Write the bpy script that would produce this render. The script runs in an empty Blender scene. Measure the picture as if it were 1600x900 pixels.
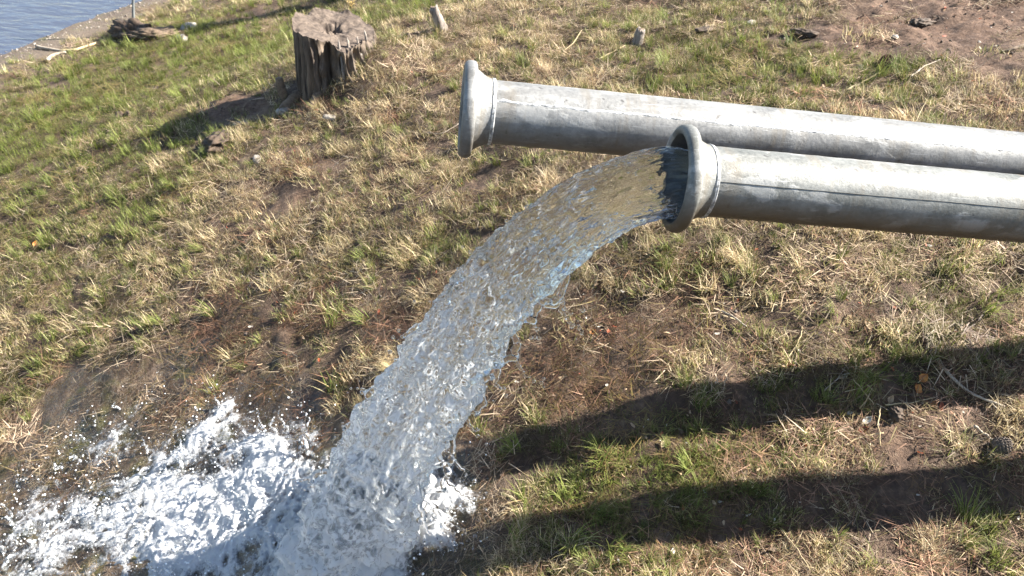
import bpy, bmesh, math, random
import numpy as np
from mathutils import Vector, Matrix

random.seed(7)
RNG = np.random.default_rng(11)
scene = bpy.context.scene
COL = scene.collection

# ------------------------------------------------------------------ camera
PITCH, ROLL, FPX = math.radians(35.0), math.radians(5.0), 1256.0      # focal length for a 1600 px wide frame
FWD = np.array([0, math.cos(PITCH), -math.sin(PITCH)])
_u0 = np.array([0, math.sin(PITCH), math.cos(PITCH)])
_x0 = np.array([1.0, 0, 0])
RIGHT = _x0 * math.cos(ROLL) + _u0 * math.sin(ROLL)
UP = -_x0 * math.sin(ROLL) + _u0 * math.cos(ROLL)
cam = bpy.data.cameras.new('camera')
cam_ob = bpy.data.objects.new('camera', cam)
COL.objects.link(cam_ob)
cam.sensor_width = 36.0
cam.lens = 36.0 * FPX / 1600.0
cam.clip_start, cam.clip_end = 0.02, 2000.0
R = Matrix(((RIGHT[0], UP[0], -FWD[0]), (RIGHT[1], UP[1], -FWD[1]), (RIGHT[2], UP[2], -FWD[2])))
cam_ob.matrix_world = R.to_4x4()
cam.dof.use_dof = True
cam.dof.focus_distance = 2.1
cam.dof.aperture_fstop = 9.0
scene.camera = cam_ob

# ------------------------------------------------------------------ sky, sun, exposure
SUN = np.array([0.761, 0.149, 0.631]); SUN /= np.linalg.norm(SUN)
world = bpy.data.worlds.new('World'); scene.world = world; world.use_nodes = True
wn = world.node_tree.nodes; wl = world.node_tree.links
bg = wn['Background']; sky = wn.new('ShaderNodeTexSky'); sky.sky_type = 'NISHITA'; sky.sun_disc = False
sky.sun_elevation = math.asin(SUN[2]); sky.sun_rotation = math.atan2(SUN[0], SUN[1])
sky.air_density = 1.0; sky.dust_density = 0.6
wl.new(sky.outputs[0], bg.inputs[0]); bg.inputs[1].default_value = 0.056
sun = bpy.data.lights.new('sun', 'SUN'); sun.energy = 5.0; sun.angle = math.radians(0.53); sun.color = (1.0, 0.95, 0.87)
sun_ob = bpy.data.objects.new('sun', sun); COL.objects.link(sun_ob)
sun_ob.rotation_euler = Vector(SUN).to_track_quat('Z', 'Y').to_euler()
scene.view_settings.view_transform = 'Standard'; scene.view_settings.look = 'None'
scene.view_settings.gamma = 1.0; scene.view_settings.exposure = 2.22
scene.cycles.max_bounces = 14; scene.cycles.transmission_bounces = 12; scene.cycles.transparent_max_bounces = 16
scene.cycles.diffuse_bounces = 2; scene.cycles.glossy_bounces = 4; scene.cycles.adaptive_threshold = 0.02
scene.cycles.sample_clamp_indirect = 6.0

# ------------------------------------------------------------------ maths helpers
def ray(px, py):
    return FWD + RIGHT * ((px - 800) / FPX) + UP * ((450 - py) / FPX)

_perm = np.random.default_rng(3).permutation(512)
_grad = np.random.default_rng(4).normal(size=(512, 3)); _grad /= np.linalg.norm(_grad, axis=1)[:, None]
def perlin(x, y, z=0.0):
    x, y, z = np.broadcast_arrays(np.asarray(x, float), np.asarray(y, float), np.asarray(z, float))
    xi, yi, zi = np.floor(x).astype(int), np.floor(y).astype(int), np.floor(z).astype(int)
    xf, yf, zf = x - xi, y - yi, z - zi
    u, v, w = [t * t * t * (t * (t * 6 - 15) + 10) for t in (xf, yf, zf)]
    def g(a, b, c):
        h = _perm[(_perm[(_perm[(xi + a) & 511] + yi + b) & 511] + zi + c) & 511]
        gr = _grad[h]
        return gr[..., 0] * (xf - a) + gr[..., 1] * (yf - b) + gr[..., 2] * (zf - c)
    l = lambda a, b, t: a + (b - a) * t
    return 1.6 * l(l(l(g(0,0,0), g(1,0,0), u), l(g(0,1,0), g(1,1,0), u), v),
                   l(l(g(0,0,1), g(1,0,1), u), l(g(0,1,1), g(1,1,1), u), v), w)
def fbm(x, y, z=0.0, octaves=4, gain=0.5):
    a, f, s = 1.0, 1.0, 0.0
    for o in range(octaves):
        s = s + a * perlin(np.asarray(x) * f + 17.3 * o, np.asarray(y) * f - 9.1 * o, np.asarray(z) * f + 3.7 * o)
        a *= gain; f *= 2.03
    return s
def smooth(a, b, x):
    t = np.clip((np.asarray(x, float) - a) / (b - a), 0, 1); return t * t * (3 - 2 * t)

# ------------------------------------------------------------------ ground height
LAKE_Z = -2.95
def on_z(px, py, z):
    r = ray(px, py); return r * (z / r[2])
SHORE = [on_z(px, py, LAKE_Z) for px, py in ((-60, 112), (0, 86), (75, 56), (150, 27), (215, 0), (300, -34))]
def plane(x, y):
    return -2.06 + 0.30 * (7 * np.tanh(x / 7) + 0.4) + 0.12 * (9 * np.tanh(y / 9) - 1.57)
CTRL = [(1.57, 1.686, -1.759), (1.186, 1.641, -1.799), (0.618, 1.575, -1.852), (0.248, 1.529, -1.916), (-0.045, 1.489, -1.993),
        (1.657, 2.046, -1.57), (1.26, 1.994, -1.665), (0.854, 1.943, -1.736), (0.45, 1.891, -1.82), (0.149, 1.849, -1.916), (-0.114, 1.807, -2.03),
        (-0.363, 1.767, -2.165), (-0.683, 1.720, -2.37), (-1.01, 1.672, -2.53), (-1.334, 1.632, -2.64), (-0.45, 1.50, -2.22)]
for p in SHORE: CTRL.append(tuple(p))
for (px, py, z) in ((40, 135, -2.87), (130, 82, -2.87), (225, 30, -2.87), (440, 55, -2.48), (330, 62, -2.60), (215, 66, -2.74), (400, 10, -2.56)): CTRL.append(tuple(on_z(px, py, z)))
for (px, py, d) in ((468, 162, 5.0), (600, 62, 5.25), (290, 245, 4.78), (760, 0, 5.75), (998, 60, 4.75), (1380, 105, 3.95), (1600, 0, 4.2), (1200, 20, 4.65),
                    (1600, 180, 3.4), (0, 300, 5.15), (0, 600, 3.80), (0, 899, 3.0), (300, 700, 3.18), (600, 400, 3.6), (900, 480, 2.95), (1300, 450, 2.75)):
    CTRL.append(tuple(ray(px, py) * d))
CTRL = np.array(CTRL)
_LEN = 1.3
def _kern(r): return (1 + r / _LEN) * np.exp(-r / _LEN)
_d = np.hypot(CTRL[:, None, 0] - CTRL[None, :, 0], CTRL[:, None, 1] - CTRL[None, :, 1])
_w = np.linalg.solve(_kern(_d) + 0.02 * np.eye(len(CTRL)), CTRL[:, 2] - plane(CTRL[:, 0], CTRL[:, 1]))
MOUND = ray(592, 112) * 4.95
def ground_base(x, y):
    x = np.asarray(x, float); y = np.asarray(y, float)
    z = plane(x, y)
    for (cx, cy, _), w in zip(CTRL, _w):
        z = z + w * _kern(np.hypot(x - cx, y - cy))
    z = z + 0.15 * np.exp(-((x - MOUND[0]) ** 2 + (y - MOUND[1]) ** 2) / 0.075)
    return z
SX = np.array([p[0] for p in SHORE]); SY = np.array([p[1] for p in SHORE])
def shore_dist(x, y):
    """signed distance-like value: positive on land, negative in the lake (shore line is nearly straight)"""
    a = np.array([SX[1], SY[1]]); b = np.array([SX[4], SY[4]])
    t = (b - a) / np.linalg.norm(b - a)
    return (x - a[0]) * t[1] - (y - a[1]) * t[0]
def ground_z(x, y, fine=True):
    z = ground_base(x, y)
    if fine:
        land = smooth(0.0, 0.8, shore_dist(x, y))
        z = z + land * (0.026 * fbm(np.asarray(x) * 3.2, np.asarray(y) * 3.2, 1.0, 3) + 0.012 * fbm(np.asarray(x) * 11, np.asarray(y) * 11, 5.0, 3))
    return z
def hit(px, py):
    """the ground point seen at a photograph pixel, found by marching along that ray"""
    r = ray(px, py); t = np.linspace(1.2, 12, 1200); P = r[None] * t[:, None]
    below = P[:, 2] < ground_z(P[:, 0], P[:, 1])
    i = int(np.argmax(below)) if below.any() else len(t) - 1
    p = P[i]; return np.array([p[0], p[1], float(ground_z(p[0], p[1]))])
def blobs(x, y, lst):
    """soft union of round areas given as (pixel x, pixel y, radius m, weight)"""
    s = np.zeros_like(np.asarray(x, float))
    for px, py, r, w in lst:
        c = hit(px, py)
        s = s + w * np.exp(-((x - c[0]) ** 2 + (y - c[1]) ** 2) / (r * r))
    return s

# ------------------------------------------------------------------ material helpers
class NT:
    def __init__(self, name):
        self.m = bpy.data.materials.new(name); self.m.use_nodes = True
        self.t = self.m.node_tree; self.n = self.t.nodes; self.l = self.t.links
        self.b = self.n['Principled BSDF']; self.out = self.n['Material Output']
    def new(self, kind, **kw):
        nd = self.n.new(kind)
        for k, v in kw.items(): setattr(nd, k, v)
        return nd
    def link(self, a, b): self.l.new(a, b); return self
    def coord(self, what='Object', scale=(1, 1, 1)):
        c = self.new('ShaderNodeTexCoord'); mp = self.new('ShaderNodeMapping'); mp.inputs['Scale'].default_value = scale
        self.link(c.outputs[what], mp.inputs[0]); return mp.outputs[0]
    def noise(self, vec, scale, detail=4, rough=0.55, dist=0.0):
        t = self.new('ShaderNodeTexNoise'); t.inputs['Scale'].default_value = scale; t.inputs['Detail'].default_value = detail
        t.inputs['Roughness'].default_value = rough; t.inputs['Distortion'].default_value = dist
        if vec is not None: self.link(vec, t.inputs['Vector'])
        return t.outputs['Fac']
    def voro(self, vec, scale, feature='F1', out='Distance'):
        t = self.new('ShaderNodeTexVoronoi', feature=feature); t.inputs['Scale'].default_value = scale
        if vec is not None: self.link(vec, t.inputs['Vector'])
        return t.outputs[out]
    def ramp(self, fac, stops, interp='LINEAR'):
        t = self.new('ShaderNodeValToRGB'); e = t.color_ramp.elements; t.color_ramp.interpolation = interp
        while len(e) < len(stops): e.new(0.5)
        for el, (p, c) in zip(e, stops):
            el.position = p; el.color = (c if len(c) == 4 else tuple(c) + (1,)) if hasattr(c, '__len__') else (c, c, c, 1)
        self.link(fac, t.inputs[0]); return t.outputs['Color']
    def mix(self, fac, a, b, blend='MIX'):
        t = self.new('ShaderNodeMix', data_type='RGBA', blend_type=blend)
        for s, v in ((t.inputs['Factor'], fac), (t.inputs['A'], a), (t.inputs['B'], b)):
            if hasattr(v, 'is_output'): self.link(v, s)
            else: s.default_value = v if not hasattr(v, '__len__') or len(v) == 4 else tuple(v) + (1,)
        return t.outputs['Result']
    def math(self, op, a, b=0.0, clamp=False):
        t = self.new('ShaderNodeMath', operation=op, use_clamp=clamp)
        for i, v in enumerate((a, b)):
            if hasattr(v, 'is_output'): self.link(v, t.inputs[i])
            else: t.inputs[i].default_value = v
        return t.outputs[0]
    def attr(self, name, kind='GEOMETRY', out='Fac'):
        t = self.new('ShaderNodeAttribute', attribute_name=name, attribute_type=kind); return t.outputs[out]
    def bump(self, h, strength=0.5, dist=0.01, to=None):
        t = self.new('ShaderNodeBump'); t.inputs['Strength'].default_value = strength; t.inputs['Distance'].default_value = dist
        self.link(h, t.inputs['Height']); self.link(t.outputs[0], (to or self.b).inputs['Normal']); return t.outputs[0]
    def set(self, **kw):
        for k, v in kw.items():
            s = self.b.inputs[k.replace('_', ' ')]
            if hasattr(v, 'is_output'): self.link(v, s)
            else: s.default_value = v if not hasattr(v, '__len__') or len(v) == 4 else tuple(v) + (1,)
        return self
MAT = {}

def m_wood(name, dark, light, scale=(1, 1, 0.12), s=30):
    m = NT(name); v = m.coord('Object', scale)
    n1 = m.noise(v, s, 6, 0.65, 0.4); n2 = m.noise(v, s * 4, 4, 0.6)
    col = m.ramp(m.math('ADD', m.math('MULTIPLY', n1, 0.7), m.math('MULTIPLY', n2, 0.3)), [(0.36, dark), (0.64, light)])
    m.set(Base_Color=col, Roughness=0.85); m.bump(n1, 0.7, 0.006); MAT[name] = m.m
m_wood('stump_wood', (0.014, 0.008, 0.005), (0.19, 0.142, 0.10), (1, 1, 0.08), 22)
m_wood('stump_top_wood', (0.030, 0.019, 0.013), (0.14, 0.105, 0.078), (1, 1, 1), 22)
m_wood('grey_wood', (0.08, 0.062, 0.05), (0.30, 0.26, 0.22), (1, 1, 0.2), 60)
m_wood('pale_wood', (0.20, 0.15, 0.10), (0.46, 0.40, 0.32), (1, 1, 1), 40)
m_wood('brown_wood', (0.06, 0.04, 0.026), (0.20, 0.14, 0.09), (1, 1, 1), 50)
m_wood('straw_stem', (0.30, 0.22, 0.11), (0.52, 0.42, 0.25), (1, 1, 1), 40)
m_wood('soil_clod', (0.025, 0.016, 0.010), (0.10, 0.066, 0.042), (1, 1, 1), 25)
m_wood('cone_scale', (0.040, 0.014, 0.008), (0.15, 0.058, 0.030), (1, 1, 1), 60)
m_wood('grey_cone_scale', (0.055, 0.042, 0.034), (0.22, 0.17, 0.13), (1, 1, 1), 60)
m_wood('stone', (0.18, 0.15, 0.12), (0.40, 0.36, 0.31), (1, 1, 1), 20)
m_wood('dark_stone', (0.10, 0.085, 0.07), (0.24, 0.20, 0.17), (1, 1, 1), 20)
m_wood('stake_paint', (0.10, 0.11, 0.11), (0.20, 0.21, 0.20), (1, 1, 0.2), 30)
def m_leaf(name, a, b):
    m = NT(name); v = m.coord('Object'); n = m.noise(v, 60, 4)
    col = m.ramp(n, [(0.35, a), (0.65, b)]); m.set(Base_Color=col, Roughness=0.55)
    tr = m.new('ShaderNodeBsdfTranslucent'); mx = m.new('ShaderNodeMixShader'); mx.inputs[0].default_value = 0.3
    m.link(col, tr.inputs[0]); m.link(m.b.outputs[0], mx.inputs[1]); m.link(tr.outputs[0], mx.inputs[2]); m.link(mx.outputs[0], m.out.inputs[0])
    m.bump(n, 0.4, 0.003); MAT[name] = m.m
m_leaf('orange_leaf', (0.33, 0.11, 0.025), (0.60, 0.27, 0.06))
m_leaf('tan_leaf', (0.34, 0.22, 0.12), (0.56, 0.42, 0.27))
m_leaf('red_leaf', (0.22, 0.045, 0.018), (0.42, 0.12, 0.05))
m_leaf('white_leaf', (0.38, 0.33, 0.26), (0.62, 0.58, 0.50))
m_leaf('weed_leaf', (0.42, 0.30, 0.09), (0.60, 0.45, 0.17))
m_leaf('pine_needle', (0.035, 0.06, 0.022), (0.06, 0.095, 0.03))

# soil: vertex attributes 'wet' (soaked by the splash) and 'sand' (beach) and 'bare' (trodden dirt)
m = NT('soil'); v = m.coord('Object')
n1 = m.noise(v, 5, 6, 0.6); n2 = m.noise(v, 45, 6, 0.7); n3 = m.noise(v, 220, 3, 0.6)
dry = m.ramp(m.math('ADD', m.math('MULTIPLY', n1, 0.45), m.math('MULTIPLY', n2, 0.55)),
             [(0.30, (0.020, 0.012, 0.008)), (0.48, (0.068, 0.041, 0.025)), (0.66, (0.17, 0.112, 0.070))])
bare = m.ramp(m.math('ADD', m.math('MULTIPLY', n1, 0.4), m.math('MULTIPLY', n2, 0.6)),
              [(0.30, (0.040, 0.020, 0.012)), (0.50, (0.115, 0.066, 0.040)), (0.70, (0.23, 0.148, 0.098))])
sand = m.ramp(m.math('ADD', m.math('MULTIPLY', n3, 0.5), m.math('MULTIPLY', n2, 0.5)),
              [(0.32, (0.05, 0.036, 0.025)), (0.52, (0.12, 0.090, 0.065)), (0.70, (0.22, 0.175, 0.13))])
col = m.mix(m.attr('bare'), dry, bare); col = m.mix(m.attr('sand'), col, sand)
wetc = m.mix(0.6, m.mix(1.0, col, (0.75, 0.66, 0.56), 'MULTIPLY'), m.ramp(m.noise(v, 26, 6, 0.7), [(0.35, (0.026, 0.017, 0.010)), (0.52, (0.075, 0.050, 0.028)), (0.68, (0.16, 0.115, 0.065))]))
moss = m.ramp(m.noise(v, 9, 4), [(0.50, (1, 1, 1)), (0.66, (0.9, 1.25, 0.45))])
wetc = m.mix(1.0, wetc, moss, 'MULTIPLY')
col = m.mix(m.attr('wet'), col, wetc)
m.set(Base_Color=col, Roughness=m.math('SUBTRACT', 0.95, m.math('MULTIPLY', m.attr('wet'), 0.6)))
m.bump(m.math('ADD', n2, m.math('MULTIPLY', n3, 0.5)), 0.9, 0.012); MAT['soil'] = m.m

# grass and straw: 'bc' per blade, 'dry' and 'shade' per tuft
def m_blade(name, green_a, green_b, straw_a, straw_b, transl=0.35):
    m = NT(name); bc = m.attr('bc'); dry = m.attr('dry'); sh = m.attr('shade')
    g = m.mix(m.attr('bh'), green_a, green_b); g = m.mix(m.math('MULTIPLY', m.math('FRACT', m.math('MULTIPLY', bc, 3.7)), 0.5), g, (0.20, 0.19, 0.045))
    s = m.mix(m.math('POWER', m.math('FRACT', m.math('MULTIPLY', bc, 7.31)), 1.5), straw_a, straw_b)
    f = m.math('ADD', dry, m.math('MULTIPLY', m.math('SUBTRACT', bc, 0.5), 0.8))
    f = m.math('MULTIPLY', m.math('SUBTRACT', f, 0.34), 3.2, True)
    c = m.mix(f, g, s); tone = m.new('ShaderNodeMapRange'); tone.inputs['To Min'].default_value = 0.45; tone.inputs['To Max'].default_value = 1.40; m.link(sh, tone.inputs['Value'])
    c = m.mix(1.0, c, tone.outputs[0], 'MULTIPLY')
    m.set(Base_Color=c, Roughness=0.6); m.b.inputs['Specular IOR Level'].default_value = 0.3
    tr = m.new('ShaderNodeBsdfTranslucent'); mx = m.new('ShaderNodeMixShader'); mx.inputs[0].default_value = transl
    m.link(c, tr.inputs[0]); m.link(m.b.outputs[0], mx.inputs[1]); m.link(tr.outputs[0], mx.inputs[2]); m.link(mx.outputs[0], m.out.inputs[0])
    MAT[name] = m.m
m_blade('grass_blade', (0.065, 0.088, 0.018), (0.205, 0.255, 0.060), (0.33, 0.235, 0.120), (0.72, 0.60, 0.39), 0.4)
m_blade('thatch_fibre', (0.17, 0.12, 0.05), (0.22, 0.17, 0.08), (0.135, 0.075, 0.045), (0.66, 0.52, 0.355), 0.25)
m_blade('needle_fibre', (0.10, 0.05, 0.025), (0.12, 0.06, 0.03), (0.070, 0.030, 0.017), (0.36, 0.205, 0.125), 0.15)

# galvanised steel
def m_zinc(name, grime_shade, low, high, flk=0.35):
    m = NT(name); v = m.coord('Object')
    vs = m.coord('Object', (0.6, 1, 1))
    patch = m.noise(vs, 8, 7, 0.65, 0.2); fine = m.noise(v, 110, 6, 0.7); sp = m.voro(vs, 42, 'F1', 'Color')
    spangle = m.new('ShaderNodeSeparateColor'); m.link(sp, spangle.inputs[0])
    f = m.math('ADD', m.math('MULTIPLY', patch, 0.62), m.math('ADD', m.math('MULTIPLY', fine, 0.32), m.math('MULTIPLY', spangle.outputs[0], 0.06)))
    col = m.ramp(f, [(0.33, low), (0.50, tuple((a + b) / 2 for a, b in zip(low, high))), (0.64, high)])
    flake = m.ramp(m.noise(vs, 13, 5, 0.6, 0.3), [(0.56, 0.0), (0.61, 1.0)])
    col = m.mix(m.math('MULTIPLY', flake, flk), col, (0.38, 0.375, 0.355))
    speck = m.ramp(m.noise(v, 55, 2, 0.4), [(0.255, 1.0), (0.30, 0.0)])
    col = m.mix(m.math('MULTIPLY', speck, 0.7), col, (0.06, 0.055, 0.05))
    # rusty brown runs and water stains
    run = m.ramp(m.noise(m.coord('Object', (3.0, 0.5, 0.5)), 9, 5, 0.6, 0.4), [(0.52, 0.0), (0.70, 1.0)]); col = m.mix(m.math('MULTIPLY', run, 0.6), col, (0.15, 0.125, 0.09))
    scr = m.ramp(m.noise(m.coord('Object', (0.25, 6.0, 6.0)), 40, 3, 0.5), [(0.66, 0.0), (0.70, 1.0)]); col = m.mix(m.math('MULTIPLY', scr, 0.35), col, (0.55, 0.55, 0.53))
    # underside darkening, ragged edge: near pipe's mud and algae, plus painted shade on both pipes
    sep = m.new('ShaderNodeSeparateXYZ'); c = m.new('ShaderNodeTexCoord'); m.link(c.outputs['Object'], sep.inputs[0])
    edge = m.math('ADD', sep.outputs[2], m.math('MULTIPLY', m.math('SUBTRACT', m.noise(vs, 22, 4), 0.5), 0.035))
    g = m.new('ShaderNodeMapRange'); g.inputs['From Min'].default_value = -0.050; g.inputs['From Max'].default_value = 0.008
    g.inputs['To Min'].default_value = grime_shade; g.inputs['To Max'].default_value = 0.0; m.link(edge, g.inputs['Value'])
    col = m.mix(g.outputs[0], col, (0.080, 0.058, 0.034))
    m.set(Base_Color=col, Metallic=0.18, Roughness=m.ramp(fine, [(0.3, 0.42), (0.7, 0.62)]))
    m.bump(m.math('ADD', m.math('MULTIPLY', fine, 0.8), m.math('MULTIPLY', flake, 0.3)), 0.35, 0.003); MAT[name] = m.m
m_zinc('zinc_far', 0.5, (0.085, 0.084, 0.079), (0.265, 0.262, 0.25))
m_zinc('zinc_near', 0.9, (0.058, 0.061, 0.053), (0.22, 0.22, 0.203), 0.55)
m = NT('pipe_inside'); n = m.noise(m.coord('Object'), 30, 4)
m.set(Base_Color=m.ramp(n, [(0.3, (0.035, 0.034, 0.032)), (0.7, (0.10, 0.095, 0.085))]), Roughness=0.5, Metallic=0.2); MAT['pipe_inside'] = m.m
m = NT('weld'); n = m.noise(m.coord('Object'), 90, 4)
m.set(Base_Color=m.ramp(n, [(0.35, (0.20, 0.20, 0.19)), (0.6, (0.58, 0.58, 0.57))]), Roughness=0.5, Metallic=0.35); m.bump(n, 0.6, 0.003); MAT['weld'] = m.m
m = NT('seam_gap'); n = m.noise(m.coord('Object'), 60, 4)
m.set(Base_Color=m.ramp(n, [(0.35, (0.020, 0.020, 0.018)), (0.65, (0.07, 0.07, 0.06))]), Roughness=0.7); MAT['seam_gap'] = m.m

# water
m = NT('jet_water'); v = m.coord('Object')
rf = m.new('ShaderNodeBsdfRefraction'); rf.inputs['IOR'].default_value = 1.333; rf.inputs['Roughness'].default_value = 0.0; rf.inputs['Color'].default_value = (0.97, 0.985, 0.98, 1)
gl = m.new('ShaderNodeBsdfGlossy'); gl.inputs['Roughness'].default_value = 0.10
fr = m.new('ShaderNodeFresnel'); fr.inputs['IOR'].default_value = 1.333
g = m.new('ShaderNodeMixShader'); m.link(fr.outputs[0], g.inputs[0]); m.link(rf.outputs[0], g.inputs[1]); m.link(gl.outputs[0], g.inputs[2])
df = m.new('ShaderNodeBsdfDiffuse'); df.inputs[0].default_value = (0.78, 0.785, 0.79, 1); tl = m.new('ShaderNodeBsdfTranslucent'); tl.inputs[0].default_value = (0.78, 0.79, 0.80, 1)
foam = m.new('ShaderNodeMixShader'); foam.inputs[0].default_value = 0.5; m.link(df.outputs[0], foam.inputs[1]); m.link(tl.outputs[0], foam.inputs[2])
nz = m.math('ADD', m.math('MULTIPLY', m.noise(v, 42, 4, 0.6, 1.0), 0.75), m.math('MULTIPLY', m.noise(v, 14, 3, 0.5, 0.5), 0.25))
air_glint = m.math('ADD', m.math('MULTIPLY', m.attr('air_glint'), 0.5), m.math('SUBTRACT', nz, 0.74)); air_glint = m.math('MULTIPLY', air_glint, 7.0, True); air_glint = m.math('MULTIPLY', air_glint, 0.85)  # white flecks stand for entrained air and for painted glints
mx = m.new('ShaderNodeMixShader'); m.link(air_glint, mx.inputs[0]); m.link(g.outputs[0], mx.inputs[1]); m.link(foam.outputs[0], mx.inputs[2]); m.link(mx.outputs[0], m.out.inputs[0])
MAT['jet_water'] = m.m
m = NT('drop_water'); g = m.new('ShaderNodeBsdfGlass'); g.inputs['IOR'].default_value = 1.333; g.inputs['Roughness'].default_value = 0.0
m.link(g.outputs[0], m.out.inputs[0]); MAT['drop_water'] = m.m
m = NT('drop_foam'); m.set(Base_Color=(0.86, 0.88, 0.88), Roughness=0.15); MAT['drop_foam'] = m.m
# shallow running water, foaming where 'foam' is high
m = NT('shallow_water'); v = m.coord('Object')
n1 = m.noise(v, 34, 6, 0.68, 1.0); n2 = m.noise(v, 130, 4, 0.6, 0.4)
cell = m.voro(v, 150, 'F1'); cell2 = m.voro(v, 70, 'SMOOTH_F1')
tr = m.new('ShaderNodeBsdfTransparent'); tr.inputs[0].default_value = (0.94, 0.94, 0.91, 1)
gl = m.new('ShaderNodeBsdfGlossy'); gl.inputs['Roughness'].default_value = 0.04
fr = m.new('ShaderNodeLayerWeight')
h = m.math('ADD', n1, m.math('MULTIPLY', n2, 0.4)); bn = m.bump(h, 0.35, 0.006, gl); m.link(bn, fr.inputs['Normal'])
ws = m.new('ShaderNodeMixShader'); m.link(m.math('ADD', 0.03, m.math('MULTIPLY', m.math('POWER', fr.outputs['Facing'], 5.0), 0.7)), ws.inputs[0]); m.link(tr.outputs[0], ws.inputs[1]); m.link(gl.outputs[0], ws.inputs[2])
fb = m.new('ShaderNodeBump'); fb.inputs['Strength'].default_value = 0.9; fb.inputs['Distance'].default_value = 0.004
m.link(m.math('ADD', m.math('ADD', m.math('MULTIPLY', n1, 0.6), m.math('ADD', m.math('MULTIPLY', n2, 0.7), m.math('MULTIPLY', m.noise(v, 420, 3, 0.6), 0.6))), m.math('MULTIPLY', m.math('ADD', cell, cell2), 0.5)), fb.inputs['Height'])
df = m.new('ShaderNodeBsdfDiffuse'); df.inputs[0].default_value = (0.70, 0.70, 0.70, 1); m.link(fb.outputs[0], df.inputs['Normal'])
tl = m.new('ShaderNodeBsdfTranslucent'); tl.inputs[0].default_value = (0.66, 0.665, 0.67, 1)
fd = m.new('ShaderNodeMixShader'); fd.inputs[0].default_value = 0.35; m.link(df.outputs[0], fd.inputs[1]); m.link(tl.outputs[0], fd.inputs[2])
gl2 = m.new('ShaderNodeBsdfGlossy'); gl2.inputs['Roughness'].default_value = 0.12; m.link(fb.outputs[0], gl2.inputs['Normal'])
fg = m.new('ShaderNodeMixShader'); fg.inputs[0].default_value = 0.03; m.link(fd.outputs[0], fg.inputs[1]); m.link(gl2.outputs[0], fg.inputs[2])
lace = m.math('ADD', m.math('MULTIPLY', n1, 0.65), m.math('MULTIPLY', n2, 0.35))
f = m.math('ADD', m.attr('foam'), m.math('MULTIPLY', m.math('SUBTRACT', lace, 0.5), 1.9))
f = m.math('MULTIPLY', m.math('SUBTRACT', f, 0.33), 1.65, True)
mx = m.new('ShaderNodeMixShader'); m.link(f, mx.inputs[0]); m.link(ws.outputs[0], mx.inputs[1]); m.link(fg.outputs[0], mx.inputs[2]); m.link(mx.outputs[0], m.out.inputs[0])
MAT['shallow_water'] = m.m
m = NT('splash_water'); v = m.coord('Object'); g = m.new('ShaderNodeBsdfGlass'); g.inputs['IOR'].default_value = 1.333; g.inputs['Roughness'].default_value = 0.0
m.set(Base_Color=(0.80, 0.82, 0.83), Roughness=0.2); mx = m.new('ShaderNodeMixShader')
m.link(m.ramp(m.noise(v, 30, 4, 0.6, 0.5), [(0.45, 0.0), (0.66, 0.55)]), mx.inputs[0]); m.link(g.outputs[0], mx.inputs[1]); m.link(m.b.outputs[0], mx.inputs[2]); m.link(mx.outputs[0], m.out.inputs[0]); MAT['splash_water'] = m.m
m = NT('lake_water'); v = m.coord('Object', (0.5, 1.0, 1)); n = m.noise(v, 7, 4, 0.55, 0.5)
m.set(Base_Color=(0.050, 0.058, 0.080), Roughness=0.10); m.b.inputs['IOR'].default_value = 1.333; m.bump(n, 0.5, 0.05); MAT['lake_water'] = m.m

# ------------------------------------------------------------------ object helpers
def mesh_ob(name, verts, faces, mat, parent=None, smooth_=True, attrs=None, link=True):
    me = bpy.data.meshes.new(name)
    me.from_pydata(np.asarray(verts, float).tolist() if not isinstance(verts, list) else verts, [], faces if isinstance(faces, list) else faces.tolist())
    if attrs:
        for k, a in attrs.items():
            at = me.attributes.new(k, 'FLOAT', 'POINT'); at.data.foreach_set('value', np.asarray(a, np.float32))
    if smooth_: me.polygons.foreach_set('use_smooth', np.ones(len(me.polygons), bool))
    if mat: me.materials.append(MAT[mat])
    me.update()
    o = bpy.data.objects.new(name, me)
    if link: COL.objects.link(o)
    if parent: o.parent = parent
    return o
def empty(name, loc, rot=None):
    o = bpy.data.objects.new(name, None); COL.objects.link(o); o.location = Vector(loc); o.empty_display_size = 0.1
    if rot is not None: o.rotation_euler = rot
    return o
def tag(o, label=None, cat=None, group=None, kind=None):
    if label: o['label'] = label
    if cat: o['category'] = cat
    if group: o['group'] = group
    if kind: o['kind'] = kind
    return o
def grid_faces(nu, nv, wrap_v=False):
    i = np.arange(nu - 1)[:, None]; j = np.arange(nv if wrap_v else nv - 1)[None, :]
    a = i * nv + j; b = i * nv + (j + 1) % nv; c = (i + 1) * nv + (j + 1) % nv; d = (i + 1) * nv + j
    return np.stack([a, b, c, d], -1).reshape(-1, 4)
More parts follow.
